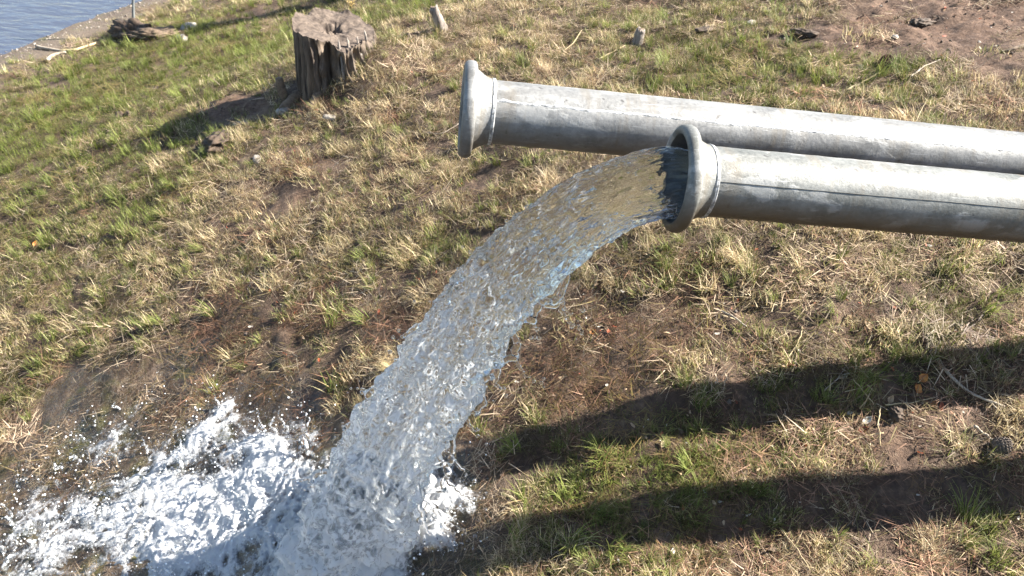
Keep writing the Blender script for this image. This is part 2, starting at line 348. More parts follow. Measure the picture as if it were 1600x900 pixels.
def tube(points, radii, n=8, noise=0.0, seed=0):
    """closed tapered tube along a polyline"""
    P = np.asarray(points, float); T = np.gradient(P, axis=0); T /= np.linalg.norm(T, axis=1)[:, None] + 1e-9
    ref = np.array([0.13, 0.21, 0.97]); 
    if abs(T[0] @ ref) > 0.9: ref = np.array([1.0, 0.1, 0.0])
    A = np.cross(T, ref); A /= np.linalg.norm(A, axis=1)[:, None]; B = np.cross(T, A)
    th = np.linspace(0, 2 * np.pi, n, endpoint=False)
    r = np.asarray(radii, float)[:, None] * np.ones(n)
    if noise: r = r * (1 + noise * perlin(np.arange(len(P))[:, None] * 0.7 + seed, np.cos(th)[None] * 1.5 + seed, np.sin(th)[None] * 1.5))
    V = P[:, None] + r[..., None] * (np.cos(th)[None, :, None] * A[:, None] + np.sin(th)[None, :, None] * B[:, None])
    V = V.reshape(-1, 3); F = grid_faces(len(P), n, True).tolist()
    k = len(V); V = np.vstack([V, P[0], P[-1]])
    for j in range(n):
        F.append([k, (j + 1) % n, j]); F.append([k + 1, (len(P) - 1) * n + j, (len(P) - 1) * n + (j + 1) % n])
    return V, F
def join(parts):
    V, F, o = [], [], 0
    for v, f in parts:
        V.append(np.asarray(v, float)); F += [[i + o for i in q] for q in (f if isinstance(f, list) else f.tolist())]; o += len(v)
    return np.vstack(V), F
def blob(r, seed, squash=(1, 1, 1), amp=0.25, freq=1.6, sub=3):
    bm = bmesh.new(); bmesh.ops.create_icosphere(bm, subdivisions=sub, radius=1.0)
    V = np.array([v.co[:] for v in bm.verts]); F = [[v.index for v in f.verts] for f in bm.faces]; bm.free()
    d = 1 + amp * fbm(V[:, 0] * freq + seed, V[:, 1] * freq, V[:, 2] * freq, 3)
    return V * d[:, None] * np.array(squash) * r, F
def scatter(name, coll, P, rot, scl, idx, attrs, mat=None):
    """one object whose points carry instances of the meshes in coll (uncountable stuff)"""
    me = bpy.data.meshes.new(name); me.from_pydata(P.tolist(), [], [])
    at = me.attributes.new('rot', 'FLOAT_VECTOR', 'POINT'); at.data.foreach_set('vector', np.asarray(rot, np.float32).ravel())
    at = me.attributes.new('scl', 'FLOAT_VECTOR', 'POINT'); at.data.foreach_set('vector', np.asarray(scl, np.float32).ravel())
    at = me.attributes.new('idx', 'INT', 'POINT'); at.data.foreach_set('value', np.asarray(idx, np.int32))
    for k, a in attrs.items():
        at = me.attributes.new(k, 'FLOAT', 'POINT'); at.data.foreach_set('value', np.asarray(a, np.float32))
    o = bpy.data.objects.new(name, me); COL.objects.link(o)
    ng = bpy.data.node_groups.new(name + '_nodes', 'GeometryNodeTree')
    ng.interface.new_socket('Geometry', in_out='INPUT', socket_type='NodeSocketGeometry')
    ng.interface.new_socket('Geometry', in_out='OUTPUT', socket_type='NodeSocketGeometry')
    N = ng.nodes; L = ng.links
    gi = N.new('NodeGroupInput'); go = N.new('NodeGroupOutput'); iop = N.new('GeometryNodeInstanceOnPoints')
    ci = N.new('GeometryNodeCollectionInfo'); ci.inputs['Collection'].default_value = coll
    ci.inputs['Separate Children'].default_value = True; ci.inputs['Reset Children'].default_value = True
    def na(nm, dt):
        a = N.new('GeometryNodeInputNamedAttribute'); a.data_type = dt; a.inputs['Name'].default_value = nm; return a.outputs['Attribute']
    L.new(gi.outputs[0], iop.inputs['Points']); L.new(ci.outputs[0], iop.inputs['Instance']); iop.inputs['Pick Instance'].default_value = True
    L.new(na('idx', 'INT'), iop.inputs['Instance Index']); L.new(na('rot', 'FLOAT_VECTOR'), iop.inputs['Rotation']); L.new(na('scl', 'FLOAT_VECTOR'), iop.inputs['Scale'])
    L.new(iop.outputs[0], go.inputs[0])
    md = o.modifiers.new('scatter', 'NODES'); md.node_group = ng
    return o

# ------------------------------------------------------------------ areas of the slope
WET = [(330, 760, .34, 1.0), (180, 780, .30, 1.0), (560, 790, .26, 1.0), (250, 600, .26, .8), (60, 720, .28, .9), (420, 650, .24, .7), (350, 880, .4, 1.0),
       (660, 760, .20, .9), (330, 520, .18, .4), (120, 600, .2, .6), (700, 850, .22, .9), (60, 860, .3, 1.0)]
FOAM = [(330, 820, .22, 1.0), (430, 750, .18, .9), (300, 700, .15, .75), (560, 830, .20, 1.15), (600, 875, .15, 1.0), (690, 810, .10, .7), (200, 790, .18, .62), (250, 880, .24, .9), (640, 800, .12, .75),
        (90, 840, .20, .45), (40, 770, .2, .28), (30, 885, .22, .40), (235, 630, .10, .33), (120, 690, .12, .3), (480, 870, .2, 1.1), (340, 650, .10, .42), (180, 700, .12, .40), (390, 700, .12, .55)]
BROWN = [(420, 560, .34, 1.0), (620, 520, .25, .8), (330, 500, .22, .7), (860, 560, .28, .9), (760, 640, .22, .9), (980, 520, .25, .6), (900, 700, .25, .6), (1250, 560, .3, .35),
         (560, 460, .2, .4), (1150, 650, .35, .45), (1450, 780, .4, .45), (1250, 780, .3, .5), (1150, 870, .3, .4), (1040, 760, .3, .55), (1350, 680, .25, .6), (1500, 830, .25, .5), (450, 200, .25, .5), (1560, 620, .2, .5), (480, 310, .3, .35)]
BARE = [(1480, 40, .36, .75), (1330, 55, .26, .6), (1590, 20, .45, .8), (1560, 110, .16, .5), (1230, 60, .2, .4), (1430, 10, .36, .5), (1400, 80, .16, .4),
        (380, 175, .26, .75), (340, 165, .2, .5), (460, 300, .18, .5), (410, 20, .3, .7), (1400, 660, .14, .5), (270, 45, .3, .4)]
GREEN = [(100, 170, 1.3, .75), (300, 90, 1.1, .65), (200, 120, 1.1, .5), (60, 330, .7, .35), (250, 230, .5, .2), (600, 20, .9, .55), (30, 260, .6, .5), (200, 280, .5, .25), (330, 30, 1.0, .5), (1150, 80, .5, .35), (1350, 110, .3, .45),
         (1250, 110, .4, .35), (980, 60, .5, .28), (220, 350, .2, .5), (700, 390, .12, .4), (1050, 420, .12, .6), (1000, 670, .17, .8), (1080, 740, .20, .85), (1260, 620, .18, .8), (1180, 770, .14, .5), (900, 790, .14, .5), (1400, 590, .14, .5), (980, 850, .15, .5),
         (1120, 130, .3, .35), (60, 560, .25, .4), (1490, 730, .09, .5), (1570, 870, .14, .6), (1340, 850, .1, .4), (300, 400, .35, .2), (1010, 700, .1, .5), (850, 690, .12, .45), (1500, 510, .2, .35), (400, 130, .5, .3),
         (130, 480, .3, .3), (560, 430, .2, .2), (1530, 45, .09, 1.2)]

# ------------------------------------------------------------------ ground sheet
def graded(a, b, step, lo, hi, k=1.16):
    mid = np.arange(a, b + step / 2, step); out = []
    s, x = step, b
    while x < hi: s *= k; x += s; out.append(x)
    pre = []; s, x = step, a
    while x > lo: s *= k; x -= s; pre.append(x)
    return np.array(pre[::-1] + list(mid) + out)
gx = graded(-2.6, 2.4, 0.0155, -220, 220); gy = graded(1.0, 5.0, 0.0155, -160, 260)
GX, GY = np.meshgrid(gx, gy, indexing='ij')
GZ = ground_z(GX, GY)
wet_g = np.clip(blobs(GX, GY, WET) * 1.1 + 0.25 * fbm(GX * 5, GY * 5, 2.0, 3), 0, 1) * smooth(0.12, 0.4, blobs(GX, GY, WET))
sd = shore_dist(GX, GY)
beach = (1 - smooth(0.35, 0.75, sd + 0.18 * fbm(GX * 1.7, GY * 1.7, 8.0, 3)))
wet_g = np.maximum(wet_g, 0.85 * (1 - smooth(0.05, 0.30, sd + 0.06 * fbm(GX * 4, GY * 4, 3.0, 2))))
bare_g = np.clip(blobs(GX, GY, BARE) + 0.3 * fbm(GX * 2.5, GY * 2.5, 4.0, 3) - 0.05, 0, 1)
# clods in the bare dirt
GZ = GZ + bare_g * (0.010 * fbm(GX * 6, GY * 6, 21.0, 4) + 0.010 * np.abs(fbm(GX * 17, GY * 17, 3.0, 3))) * (sd > 0.8)
ground = mesh_ob('ground', np.stack([GX, GY, GZ], -1).reshape(-1, 3), grid_faces(len(gx), len(gy))[:, ::-1], 'soil',
                 attrs={'wet': wet_g.ravel(), 'sand': beach.ravel(), 'bare': bare_g.ravel()})
tag(ground, 'brown soil slope falling to the lake', kind='structure')

# ------------------------------------------------------------------ lake
lx = graded(-8.0, -3.0, 0.04, -400, 0.0, 1.25); ly = graded(5.5, 11.0, 0.04, -60, 400, 1.25)
LX, LY = np.meshgrid(lx, ly, indexing='ij')
LZ = LAKE_Z + 0.004 * fbm(LX * 2.2 + 0.3 * LY, LY * 5.5, 0.0, 3) + 0.006 * perlin(LX * 1.1, LY * 2.6, 4.0)
lake = mesh_ob('lake', np.stack([LX, LY, LZ], -1).reshape(-1, 3), grid_faces(len(lx), len(ly))[:, ::-1], 'lake_water')
tag(lake, 'rippled blue grey lake water at the shore', kind='structure')

# ------------------------------------------------------------------ the two steel pipes
AX = np.array([0.99372, 0.10011, -0.04999]); AX /= np.linalg.norm(AX)
NEAR_MOUTH = np.array([0.4154, 1.6647, -0.8222]) - AX * 0.078
FAR_MOUTH = np.array([-0.0719, 1.9437, -0.8176]) - AX * 0.102
_Y = np.cross([0, 0, 1.0], AX); _Y /= np.linalg.norm(_Y); _Z = np.cross(AX, _Y)
PIPE_ROT = Matrix((Vector((AX[0], _Y[0], _Z[0])), Vector((AX[1], _Y[1], _Z[1])), Vector((AX[2], _Y[2], _Z[2])))).to_euler()
def lathe(profile, n=72, wob=0.0, seed=0.0):
    s = np.array([p[0] for p in profile]); r = np.array([p[1] for p in profile]); th = np.linspace(0, 2 * np.pi, n, endpoint=False)
    rr = r[:, None] * np.ones(n)
    if wob: rr = rr + wob * fbm(s[:, None] * 40 + seed, np.cos(th)[None] * 3 + 0 * s[:, None], np.sin(th)[None] * 3, 3)
    V = np.stack([s[:, None] + 0 * th[None], rr * np.cos(th)[None], rr * np.sin(th)[None]], -1).reshape(-1, 3)
    return V, grid_faces(len(profile), n, True)
def steel_pipe(mouth, zinc, seam_deg, dark_seam, label, length, seed):
    root = empty('discharge_pipe', mouth, PIPE_ROT); tag(root, label, 'pipe', 'galvanised discharge pipes over the slope')
    # tube wall: outer skin, then the bore back to the mouth
    xs = np.concatenate([np.linspace(0.079, 1.8, 120), np.linspace(1.9, length, 20)])
    V1, F1 = lathe([(x, 0.080) for x in xs], 72, 0.0006, seed); o = mesh_ob('tube', V1, F1[:, ::-1], zinc, root)
    V2, F2 = lathe([(x, 0.0755) for x in xs], 48); mesh_ob('bore', V2, F2, 'pipe_inside', root)
    ring = [(0.010, .1005), (0.006, .1035), (0.004, .108), (0.005, .113), (0.009, .1185), (0.015, .1218), (0.022, .1226), (0.029, .1220), (0.0345, .1190), (0.0370, .1130), (0.0375, .1070), (0.036, .103)]
    V, F = lathe(ring, 140, 0.0012, seed + 3); fl = mesh_ob('flange_ring', V, F[:, ::-1], zinc, root)
    neck = [(0.035, .1050), (0.041, .1005), (0.049, .0955), (0.056, .0905), (0.063, .0868), (0.070, .0842), (0.078, .0826)]
    V, F = lathe(neck, 72, 0.0005, seed + 5); mesh_ob('neck', V, F[:, ::-1], zinc, root)
    bell = [(0.0098, .1004), (0.02, .0985), (0.035, .0945), (0.052, .0860), (0.066, .0790), (0.0795, .0756)]
    V, F = lathe(bell, 72); mesh_ob('bell_mouth', V, F, 'pipe_inside', root)
    bead = [(0.0765, .0815), (0.0780, .0842), (0.0800, .0848), (0.0815, .0832), (0.0830, .0842), (0.0850, .0838), (0.0868, .0800)]
    V, F = lathe(bead, 160, 0.0011, seed + 8); mesh_ob('weld_collar', V, F[:, ::-1], 'weld', root)
    # lengthwise seam: a ragged raised weld, or a narrow overlapped joint that stands open
    ph = math.radians(seam_deg); n = 700; x = np.linspace(0.086, 3.2, n)
    if not dark_seam:
        w = 0.0040 + 0.0030 * fbm(x * 45, 0 * x + seed, 0.0, 3); hgt = 0.0004 + 0.0012 * np.clip(fbm(x * 40, 0 * x, seed, 3), 0, 1); mid = 0.0035 * fbm(x * 14, 0 * x, seed + 2, 4)
        prof = [(-1.0, -0.0004), (-0.5, 0.6), (0.0, 1.0), (0.5, 0.5), (1.0, -0.0004)]; mat = 'weld'
    else:
        w = 0.0011 + 0.0004 * fbm(x * 30, 0 * x + seed, 0.0, 2); hgt = 0.0009 + 0 * x; mid = 0.0006 * fbm(x * 4, 0 * x, seed + 2, 2)
        prof = [(-1.0, -0.0004), (-0.6, 1.0), (0.6, 1.0), (1.0, -0.0004)]; mat = 'seam_gap'
    rows = []
    for u, hh in prof:
        a = ph + (mid + u * np.abs(w)) / 0.08; r = 0.0802 + hh * hgt if hh > 0 else 0.0795 + 0 * x
        rows.append(np.stack([x, -r * np.cos(a), r * np.sin(a)], -1))
    V = np.stack(rows, 1).reshape(-1, 3); mesh_ob('lengthwise_seam', V, grid_faces(n, len(prof))[:, ::-1], mat, root)
    return root
far_pipe = steel_pipe(FAR_MOUTH, 'zinc_far', 43, False, 'dry galvanised steel pipe behind, its flanged mouth without water', 6.0, 1.0)
near_pipe = steel_pipe(NEAR_MOUTH, 'zinc_near', 27, True, 'galvanised steel pipe in front with water gushing out of its flanged mouth', 6.0, 9.0)

# ------------------------------------------------------------------ the jet of water
H = -AX.copy(); H[2] = 0; H /= np.linalg.norm(H); V0 = 1.57; BN = np.cross(H, [0, 0, 1.0])
def jet_point(s):
    """s < 0: inside the pipe (metres), s >= 0: seconds of flight"""
    s = np.asarray(s, float); t = np.maximum(s, 0); back = np.minimum(s, 0)
    P = (NEAR_MOUTH + np.array([0, 0, -0.010]))[None] + np.outer(t * V0, H) + np.outer(-0.11 * V0 * t - 4.9 * t * t, [0, 0, 1.0]) + np.outer(-back, AX)
    return P
T_END = 0.55
def build_jet():
    ns, nt = 600, 230
    s = np.concatenate([np.linspace(-0.30, 0, 70, endpoint=False), np.linspace(0, T_END, ns - 70)])
    P = jet_point(s); T = np.gradient(P, axis=0); T /= np.linalg.norm(T, axis=1)[:, None]
    B = np.tile(BN, (len(s), 1)); N = np.cross(B, T); N *= np.sign(N[:, 2:3] + 1e-9)
    arc = np.concatenate([[0], np.cumsum(np.linalg.norm(np.diff(P, axis=0), axis=1))]); arc -= np.interp(0, s, arc)
    t = np.clip(s, 0, None)
    a = np.interp(s, [-.08, -.01, .03, .08, .18, .28, .38, .46, T_END], [.066, .078, .077, .075, .082, .095, .114, .145, .170])
    b = np.interp(s, [-.08, -.01, .03, .08, .18, .28, .38, .46, T_END], [.0725, .088, .090, .092, .103, .115, .132, .165, .205])
    th = np.linspace(0, 2 * np.pi, nt, endpoint=False)
    c, sn = np.cos(th), np.sin(th)
    S, TH = arc[:, None], th[None, :]
    C, SN = c[None, :] + 0 * S, sn[None, :] + 0 * S
    tt = t[:, None]
    grow = smooth(0.0, 0.30, tt); act = smooth(-0.10, 0.02, s)[:, None]
    # broad lobes: the outline wanders, tongues of water stand out along the edges
    lob = 0.21 * grow * fbm(S * 5.0, C * 1.1, SN * 1.1 + 3, 3)
    edge = 0.15 * grow * (1 + 0.5 * np.clip(-SN, 0, 1)) * fbm(S * 17.0, C * 1.7 + 5, SN * 1.7, 3)
    rad = 1 + lob + edge + 0.16 * smooth(0.40, 0.52, tt) * fbm(S * 22, C * 3.4 + 2, SN * 3.4, 3)
    d = act * (0.0040 + 0.0120 * smooth(0.02, .26, tt)) * fbm(S * 11, C * 2.9, SN * 2.9 + 9, 2)
    d = d + act * (0.0026 + 0.0056 * smooth(0.0, .22, tt)) * (0.5 - np.abs(fbm(S * 16 + 0.8 * C, C * 6.0, SN * 6.0, 1))) * 1.7
    d = d + act * 0.0013 * fbm(S * 62, C * 10, SN * 10 + 4, 1)
    d = d + act * 0.0022 * smooth(.16, .02, tt) * fbm(S * 34, C * 8, SN * 8 + 2, 2)
    A_ = (a[:, None] * rad + d); B_ = (b[:, None] * rad + d)
    V = P[:, None] + (A_ * SN)[..., None] * N[:, None] + (B_ * C)[..., None] * B[:, None]
    F = grid_faces(len(s), nt, True)
    V = V.reshape(-1, 3); k = len(V); V = np.vstack([V, P[0], P[-1]])
    F = F.tolist()
    for j in range(nt):
        F.append([k, (j + 1) % nt, j]); F.append([k + 1, (len(s) - 1) * nt + j, (len(s) - 1) * nt + (j + 1) % nt])
    air_glint = np.repeat(0.40 * smooth(0.02, 0.12, t) + 0.20 * smooth(0.15, 0.36, t) + 0.26 * smooth(0.40, 0.52, t), nt); air_glint = np.concatenate([air_glint, [0, 0]])  # froth low in the jet; sun and sky glints painted white higher up
    return V, F, air_glint
JV, JF, JA = build_jet()
jet = mesh_ob('water_jet', JV, JF, 'jet_water', attrs={'air_glint': JA})
bm = bmesh.new(); bm.from_mesh(jet.data); bmesh.ops.recalc_face_normals(bm, faces=bm.faces); bm.to_mesh(jet.data); bm.free()
tag(jet, 'thick clear arc of water pouring from the front pipe to the ground', 'water')

# blobs of water melted together from points (torn threads, loops and splashes)
def fluid(name, P, Rd, mat, voxel, air_glint=None):
    me = bpy.data.meshes.new(name); me.from_pydata(np.asarray(P).tolist(), [], [])
    at = me.attributes.new('rad', 'FLOAT', 'POINT'); at.data.foreach_set('value', np.asarray(Rd, np.float32))
    me.materials.append(MAT[mat]); o = bpy.data.objects.new(name, me); COL.objects.link(o)
    ng = bpy.data.node_groups.new(name + '_nodes', 'GeometryNodeTree')
    ng.interface.new_socket('Geometry', in_out='INPUT', socket_type='NodeSocketGeometry'); ng.interface.new_socket('Geometry', in_out='OUTPUT', socket_type='NodeSocketGeometry')
    N = ng.nodes; L = ng.links; gi = N.new('NodeGroupInput'); go = N.new('NodeGroupOutput')
    mp = N.new('GeometryNodeMeshToPoints'); a = N.new('GeometryNodeInputNamedAttribute'); a.data_type = 'FLOAT'; a.inputs['Name'].default_value = 'rad'
    L.new(gi.outputs[0], mp.inputs['Mesh']); L.new(a.outputs['Attribute'], mp.inputs['Radius'])
    pv = N.new('GeometryNodePointsToVolume'); pv.resolution_mode = 'VOXEL_SIZE'; pv.inputs['Voxel Size'].default_value = voxel
    L.new(mp.outputs[0], pv.inputs['Points']); L.new(a.outputs['Attribute'], pv.inputs['Radius'])
    vm = N.new('GeometryNodeVolumeToMesh'); vm.resolution_mode = 'GRID'; vm.inputs['Threshold'].default_value = 0.1
    L.new(pv.outputs[0], vm.inputs['Volume'])
    ss = N.new('GeometryNodeSetShadeSmooth'); sm = N.new('GeometryNodeSetMaterial'); sm.inputs['Material'].default_value = MAT[mat]
    L.new(vm.outputs[0], ss.inputs['Geometry']); L.new(ss.outputs[0], sm.inputs['Geometry']); L.new(sm.outputs[0], go.inputs[0])
    md = o.modifiers.new('fluid', 'NODES'); md.node_group = ng
    return o
def thread(p0, p1, bow, r0, r1, n=40, seed=0, wob=0.006):
    t = np.linspace(0, 1, n)[:, None]
    P = (1 - t) * p0 + t * p1 + (4 * t * (1 - t)) * bow
    P = P + wob * np.stack([fbm(t[:, 0] * 4 + seed, 0 * t[:, 0], 0.0, 2), fbm(t[:, 0] * 4, 0 * t[:, 0] + seed, 5.0, 2), fbm(t[:, 0] * 4, 0 * t[:, 0], seed + 2.0, 2)], -1)
    r = (r0 + (r1 - r0) * t[:, 0]) * (1 + 0.45 * fbm(t[:, 0] * 7 + seed, 0 * t[:, 0], 1.0, 2))
    return P, np.maximum(r, 0.0022)
def jet_side(t, ang, k=1.0):
    """a point on the side of the jet: ang 0 = towards the viewer side, 90 = upper face"""
    P = jet_point(np.array([t]))[0]; q = jet_point(np.array([t + .004]))[0]; T = q - P; T /= np.linalg.norm(T)
    N = np.cross(BN, T); N *= np.sign(N[2] + 1e-9)
    a = np.interp(t, [0, .18, .38, .5], [.062, .074, .108, .15]) * k; b = np.interp(t, [0, .18, .38, .5], [.071, .096, .125, .175]) * k
    s = -1 if BN[1] > 0 else 1
    return P + s * b * math.cos(math.radians(ang)) * BN + a * math.sin(math.radians(ang)) * N, T, N
PP, RR = [], []
rr = np.random.default_rng(21)
for t0, ang, dt, out in ((.17, -60, .05, .05), (.19, -75, .03, .07), (.215, -70, .035, .035), (.26, -75, .03, .06), (.275, -60, .045, .035), (.31, -70, .04, .05), (.335, -85, .05, .035),
                         (.36, -60, .04, .05), (.39, -75, .04, .06), (.41, -50, .04, .045), (.24, 100, .03, .02), (.30, 110, .03, .025), (.36, 105, .03, .03), (.40, 120, .04, .03), (.43, -80, .03, .07), (.44, 100, .03, .04)):
    p0, T, N = jet_side(t0, ang, 0.93); p1, _, _ = jet_side(t0 + dt, ang + rr.normal() * 12, 0.93)
    bow = out * (p0 - jet_point(np.array([t0]))[0]) / 0.09 * 0.95
    P, r = thread(p0, p1, bow, .0085, .0080, 70, t0 * 50, 0.012); PP.append(P); RR.append(r)
    # a flick leaving the loop
    if rr.random() < 0.7:
        m_ = P[30]; tip = m_ + bow * (0.5 + rr.random()) + T * 0.03 * rr.random() + np.array([0, 0, -0.01])
        P2, r2 = thread(m_, tip, T * 0.01, .0055, .0025, 30, t0 * 70, 0.006); PP.append(P2); RR.append(r2)
        for q in range(4): PP.append((tip + bow * (0.15 + 0.5 * rr.random()) + rr.normal(size=3) * 0.012)[None]); RR.append(np.array([0.0022 + 0.0035 * rr.random()]))
for q in range(240):    # single drops beside the jet
    t0 = 0.16 + 0.33 * rr.random() ** 0.7; p0, T, N = jet_side(t0, rr.uniform(-150, 150), 1.03 + 0.28 * abs(rr.normal()))
    PP.append(p0[None]); RR.append(np.array([0.0018 + 0.004 * rr.random() ** 2]))
torn = fluid('torn_water', np.vstack(PP), np.concatenate(RR), 'drop_water', 0.0022)
tag(torn, 'thin loops, threads and drops of clear water torn off the jet', 'water', kind='stuff')

# ------------------------------------------------------------------ splash: shallow foaming water, spray
IMPACT = hit(560, 815)
px_ = np.arange(-2.1, 0.25, 0.0048); py_ = np.arange(0.95, 2.75, 0.0048)
QX, QY = np.meshgrid(px_, py_, indexing='ij')
fo = blobs(QX, QY, FOAM); wt = blobs(QX, QY, WET)
gz = ground_base(QX, QY)
near_hit = np.exp(-((QX - IMPACT[0]) ** 2 + (QY - IMPACT[1]) ** 2) / 0.10)
churn = np.clip(fo, 0, 1.3)
warp = 0.05 * perlin(QX * 6, QY * 6, 3.0)
rid = 1 - np.abs(fbm((QX + warp) * 7, (QY - warp) * 7, 1.0, 3)) * 1.6
rid2 = 1 - np.abs(fbm((QX + warp) * 22, (QY - warp) * 22, 7.0, 3)) * 1.5
rid3 = 1 - np.abs(fbm((QX + warp) * 60, (QY - warp) * 60, 5.0, 2)) * 1.5
lift = -0.024 + 0.026 * smooth(0.1, 0.75, wt) + churn * (0.012 + 0.015 * rid + 0.005 * rid2 + 0.001 * rid3) * smooth(0.05, .5, churn) + 0.12 * near_hit ** 1.3 * (0.7 + 0.5 * rid2) + 0.003 * fbm(QX * 22, QY * 22, 2.0, 3)
QZ = gz + lift
# foam gathers in streaks that run away from the impact and in lacy lines
ang = np.arctan2(QY - IMPACT[1], QX - IMPACT[0]); rad_ = np.hypot(QX - IMPACT[0], QY - IMPACT[1])
streak = 0.40 * fbm(np.cos(ang) * 5 + warp * 8, np.sin(ang) * 5, rad_ * 3.0, 3) + 0.30 * fbm(QX * 6, QY * 6, 12.0, 3)
lacy = 0.55 * (rid - 0.62) + 0.35 * (rid2 - 0.62) + 0.12 * (rid3 - 0.6)
foam_a = np.clip(fo * 1.0 + 0.95 * (streak + lacy) * smooth(0.08, 0.45, fo) * (1 - 0.6 * smooth(0.9, 1.5, fo)) + 0.45 * near_hit - 0.10, 0, 1.1)
keep = (QZ > ground_z(QX, QY) - 0.03) & ((wt > 0.5) | (fo > 0.12))
F = grid_faces(len(px_), len(py_))[:, ::-1]; kf = keep.ravel()[F].all(1); F = F[kf]
used = np.unique(F); remap = -np.ones(QX.size, int); remap[used] = np.arange(len(used))
pool = mesh_ob('foaming_water', np.stack([QX, QY, QZ], -1).reshape(-1, 3)[used], remap[F], 'shallow_water', attrs={'foam': foam_a.ravel()[used]})
tag(pool, 'white foaming water spreading over the wet ground under the jet', 'water', kind='stuff')

# leaping splash sheets and fingers thrown up around the impact
PP, RR = [], []
fo_pts = [(hit(px, py), r, w) for px, py, r, w in FOAM]
cum = np.cumsum([w * r * r for _, r, w in fo_pts]); cum /= cum[-1]
def splash_spot():
    i = int(np.searchsorted(cum, rr.random())); c, r, w = fo_pts[i]
    p = c[:2] + rr.normal(size=2) * r * 0.62; return np.array([p[0], p[1], float(ground_base(p[0], p[1])) + 0.015])
for q in range(190):
    p0 = splash_spot(); dirn = p0 - IMPACT; dirn[2] = 0; dist = np.linalg.norm(dirn) + 1e-6; dirn /= dist
    e = math.exp(-dist / 0.6); L = (0.03 + 0.10 * rr.random() ** 2) * (0.5 + e)
    p1 = p0 + dirn * L * rr.uniform(0.2, 1.1) + rr.normal(size=3) * 0.012 + np.array([0, 0, L * rr.uniform(0.3, 0.95)])
    r0 = rr.uniform(.004, .009); P, r = thread(p0 - [0, 0, .01], p1, rr.normal(size=3) * 0.012, r0, .0028, 26, q * 1.7, 0.012); PP.append(P); RR.append(r)
    for k in range(int(rr.integers(1, 5))):
        PP.append((p1 + (p1 - p0) * rr.uniform(0.05, 0.8) + rr.normal(size=3) * 0.012)[None]); RR.append(np.array([rr.uniform(.0022, .0055)]))
for q in range(80):    # froth thrown up round the foot of the jet
    an = rr.uniform(0, 6.283); rd = rr.uniform(.13, .24); c0 = IMPACT + np.array([math.cos(an) * rd * 1.1 + .03, math.sin(an) * rd * .9, 0]); c0[2] = float(ground_base(c0[0], c0[1])) + .02
    L = rr.uniform(.03, .10); p1 = c0 + np.array([math.cos(an) * L * .8, math.sin(an) * L * .8, L * rr.uniform(.4, 1.1)]) + rr.normal(size=3) * .012
    P, r = thread(c0 - [0, 0, .03], p1, rr.normal(size=3) * 0.012, rr.uniform(.006, .012), .003, 24, q * 2.3, 0.014); PP.append(P); RR.append(r)
    for k in range(3): PP.append((p1 + rr.normal(size=3) * .02)[None]); RR.append(np.array([rr.uniform(.0024, .0055)]))
leap = fluid('leaping_splash', np.vstack(PP), np.concatenate(RR), 'splash_water', 0.0038)
tag(leap, 'clear fingers of water leaping from the foam', 'water', kind='stuff')

drops = bpy.data.collections.new('drop_shapes')
for i, mt in enumerate(('drop_water', 'drop_foam', 'drop_water')):
    V, Fc = blob(1.0, i * 5.0, amp=0.12, sub=2); drops.objects.link(mesh_ob('drop_%02d' % i, V, Fc, mt, link=False))
n = 34000
P = np.array([splash_spot() for _ in range(n)]); dist = np.hypot(P[:, 0] - IMPACT[0], P[:, 1] - IMPACT[1])
P[:, :2] += rr.normal(size=(n, 2)) * 0.07 * (rr.random((n, 1)) < 0.35)
P[:, 2] = ground_base(P[:, 0], P[:, 1]) + 0.012 + rr.exponential(0.028, n) * (0.7 + np.exp(-dist / 0.5))
sc = 0.0004 + 0.0036 * rr.random(n) ** 7
spray = scatter('spray_drops', drops, P, rr.uniform(0, 6, (n, 3)), np.repeat(sc[:, None], 3, 1) * rr.uniform(.8, 1.2, (n, 3)), rr.choice([0, 1, 2], n, p=[.40, .25, .35]), {})
tag(spray, 'fine drops of spray and bubbles flying over the foam', 'spray', kind='stuff')

# ------------------------------------------------------------------ grass, straw and needles
def blade_mesh(name, blades, mat, seg=3):
    """blades: list of (base xyz, azimuth, length, lean, droop, width, colour)"""
    V, F, bc, bh = [], [], [], []
    for (b, az, L, lean, droop, w, cc) in blades:
        dx, dy = math.cos(az), math.sin(az); sx, sy = -dy, dx
        x = y = 0.0; z = 0.0; ang = lean; o = len(V); st = L / seg
        for k in range(seg + 1):
            ww = w * (1 - (k / seg) ** 1.6) * 0.5 if k < seg else 0.0
            px, py, pz = b[0] + x * dx, b[1] + x * dy, max(b[2] + z, 0.001 + 0.002 * (cc % 1))
            if k < seg:
                V += [(px - sx * ww, py - sy * ww, pz), (px + sx * ww, py + sy * ww, pz)]; bc += [cc, cc]; bh += [k / seg] * 2
            else:
                V.append((px, py, pz)); bc.append(cc); bh.append(1.0)
            x += math.sin(ang) * st; z += math.cos(ang) * st; ang += droop / seg
        for k in range(seg - 1): F.append([o + 2 * k, o + 2 * k + 1, o + 2 * k + 3, o + 2 * k + 2])
        F.append([o + 2 * seg - 2, o + 2 * seg - 1, o + 2 * seg])
    return mesh_ob(name, V, F, mat, attrs={'bc': bc, 'bh': bh}, link=False)
g_ = random.Random(5)
tufts = bpy.data.collections.new('tuft_shapes'); IDX = {}
def add_kind(kind, count, maker, mat, seg=3):
    ids = []
    for i in range(count):
        o = blade_mesh('tuft_%03d_%s' % (len(tufts.objects), kind), maker(), mat, seg); ids.append(len(tufts.objects)); tufts.objects.link(o)
    IDX[kind] = np.array(ids)
def disc(r):
    a = g_.uniform(0, 6.283); q = r * math.sqrt(g_.random()); return (q * math.cos(a), q * math.sin(a), 0.0), a
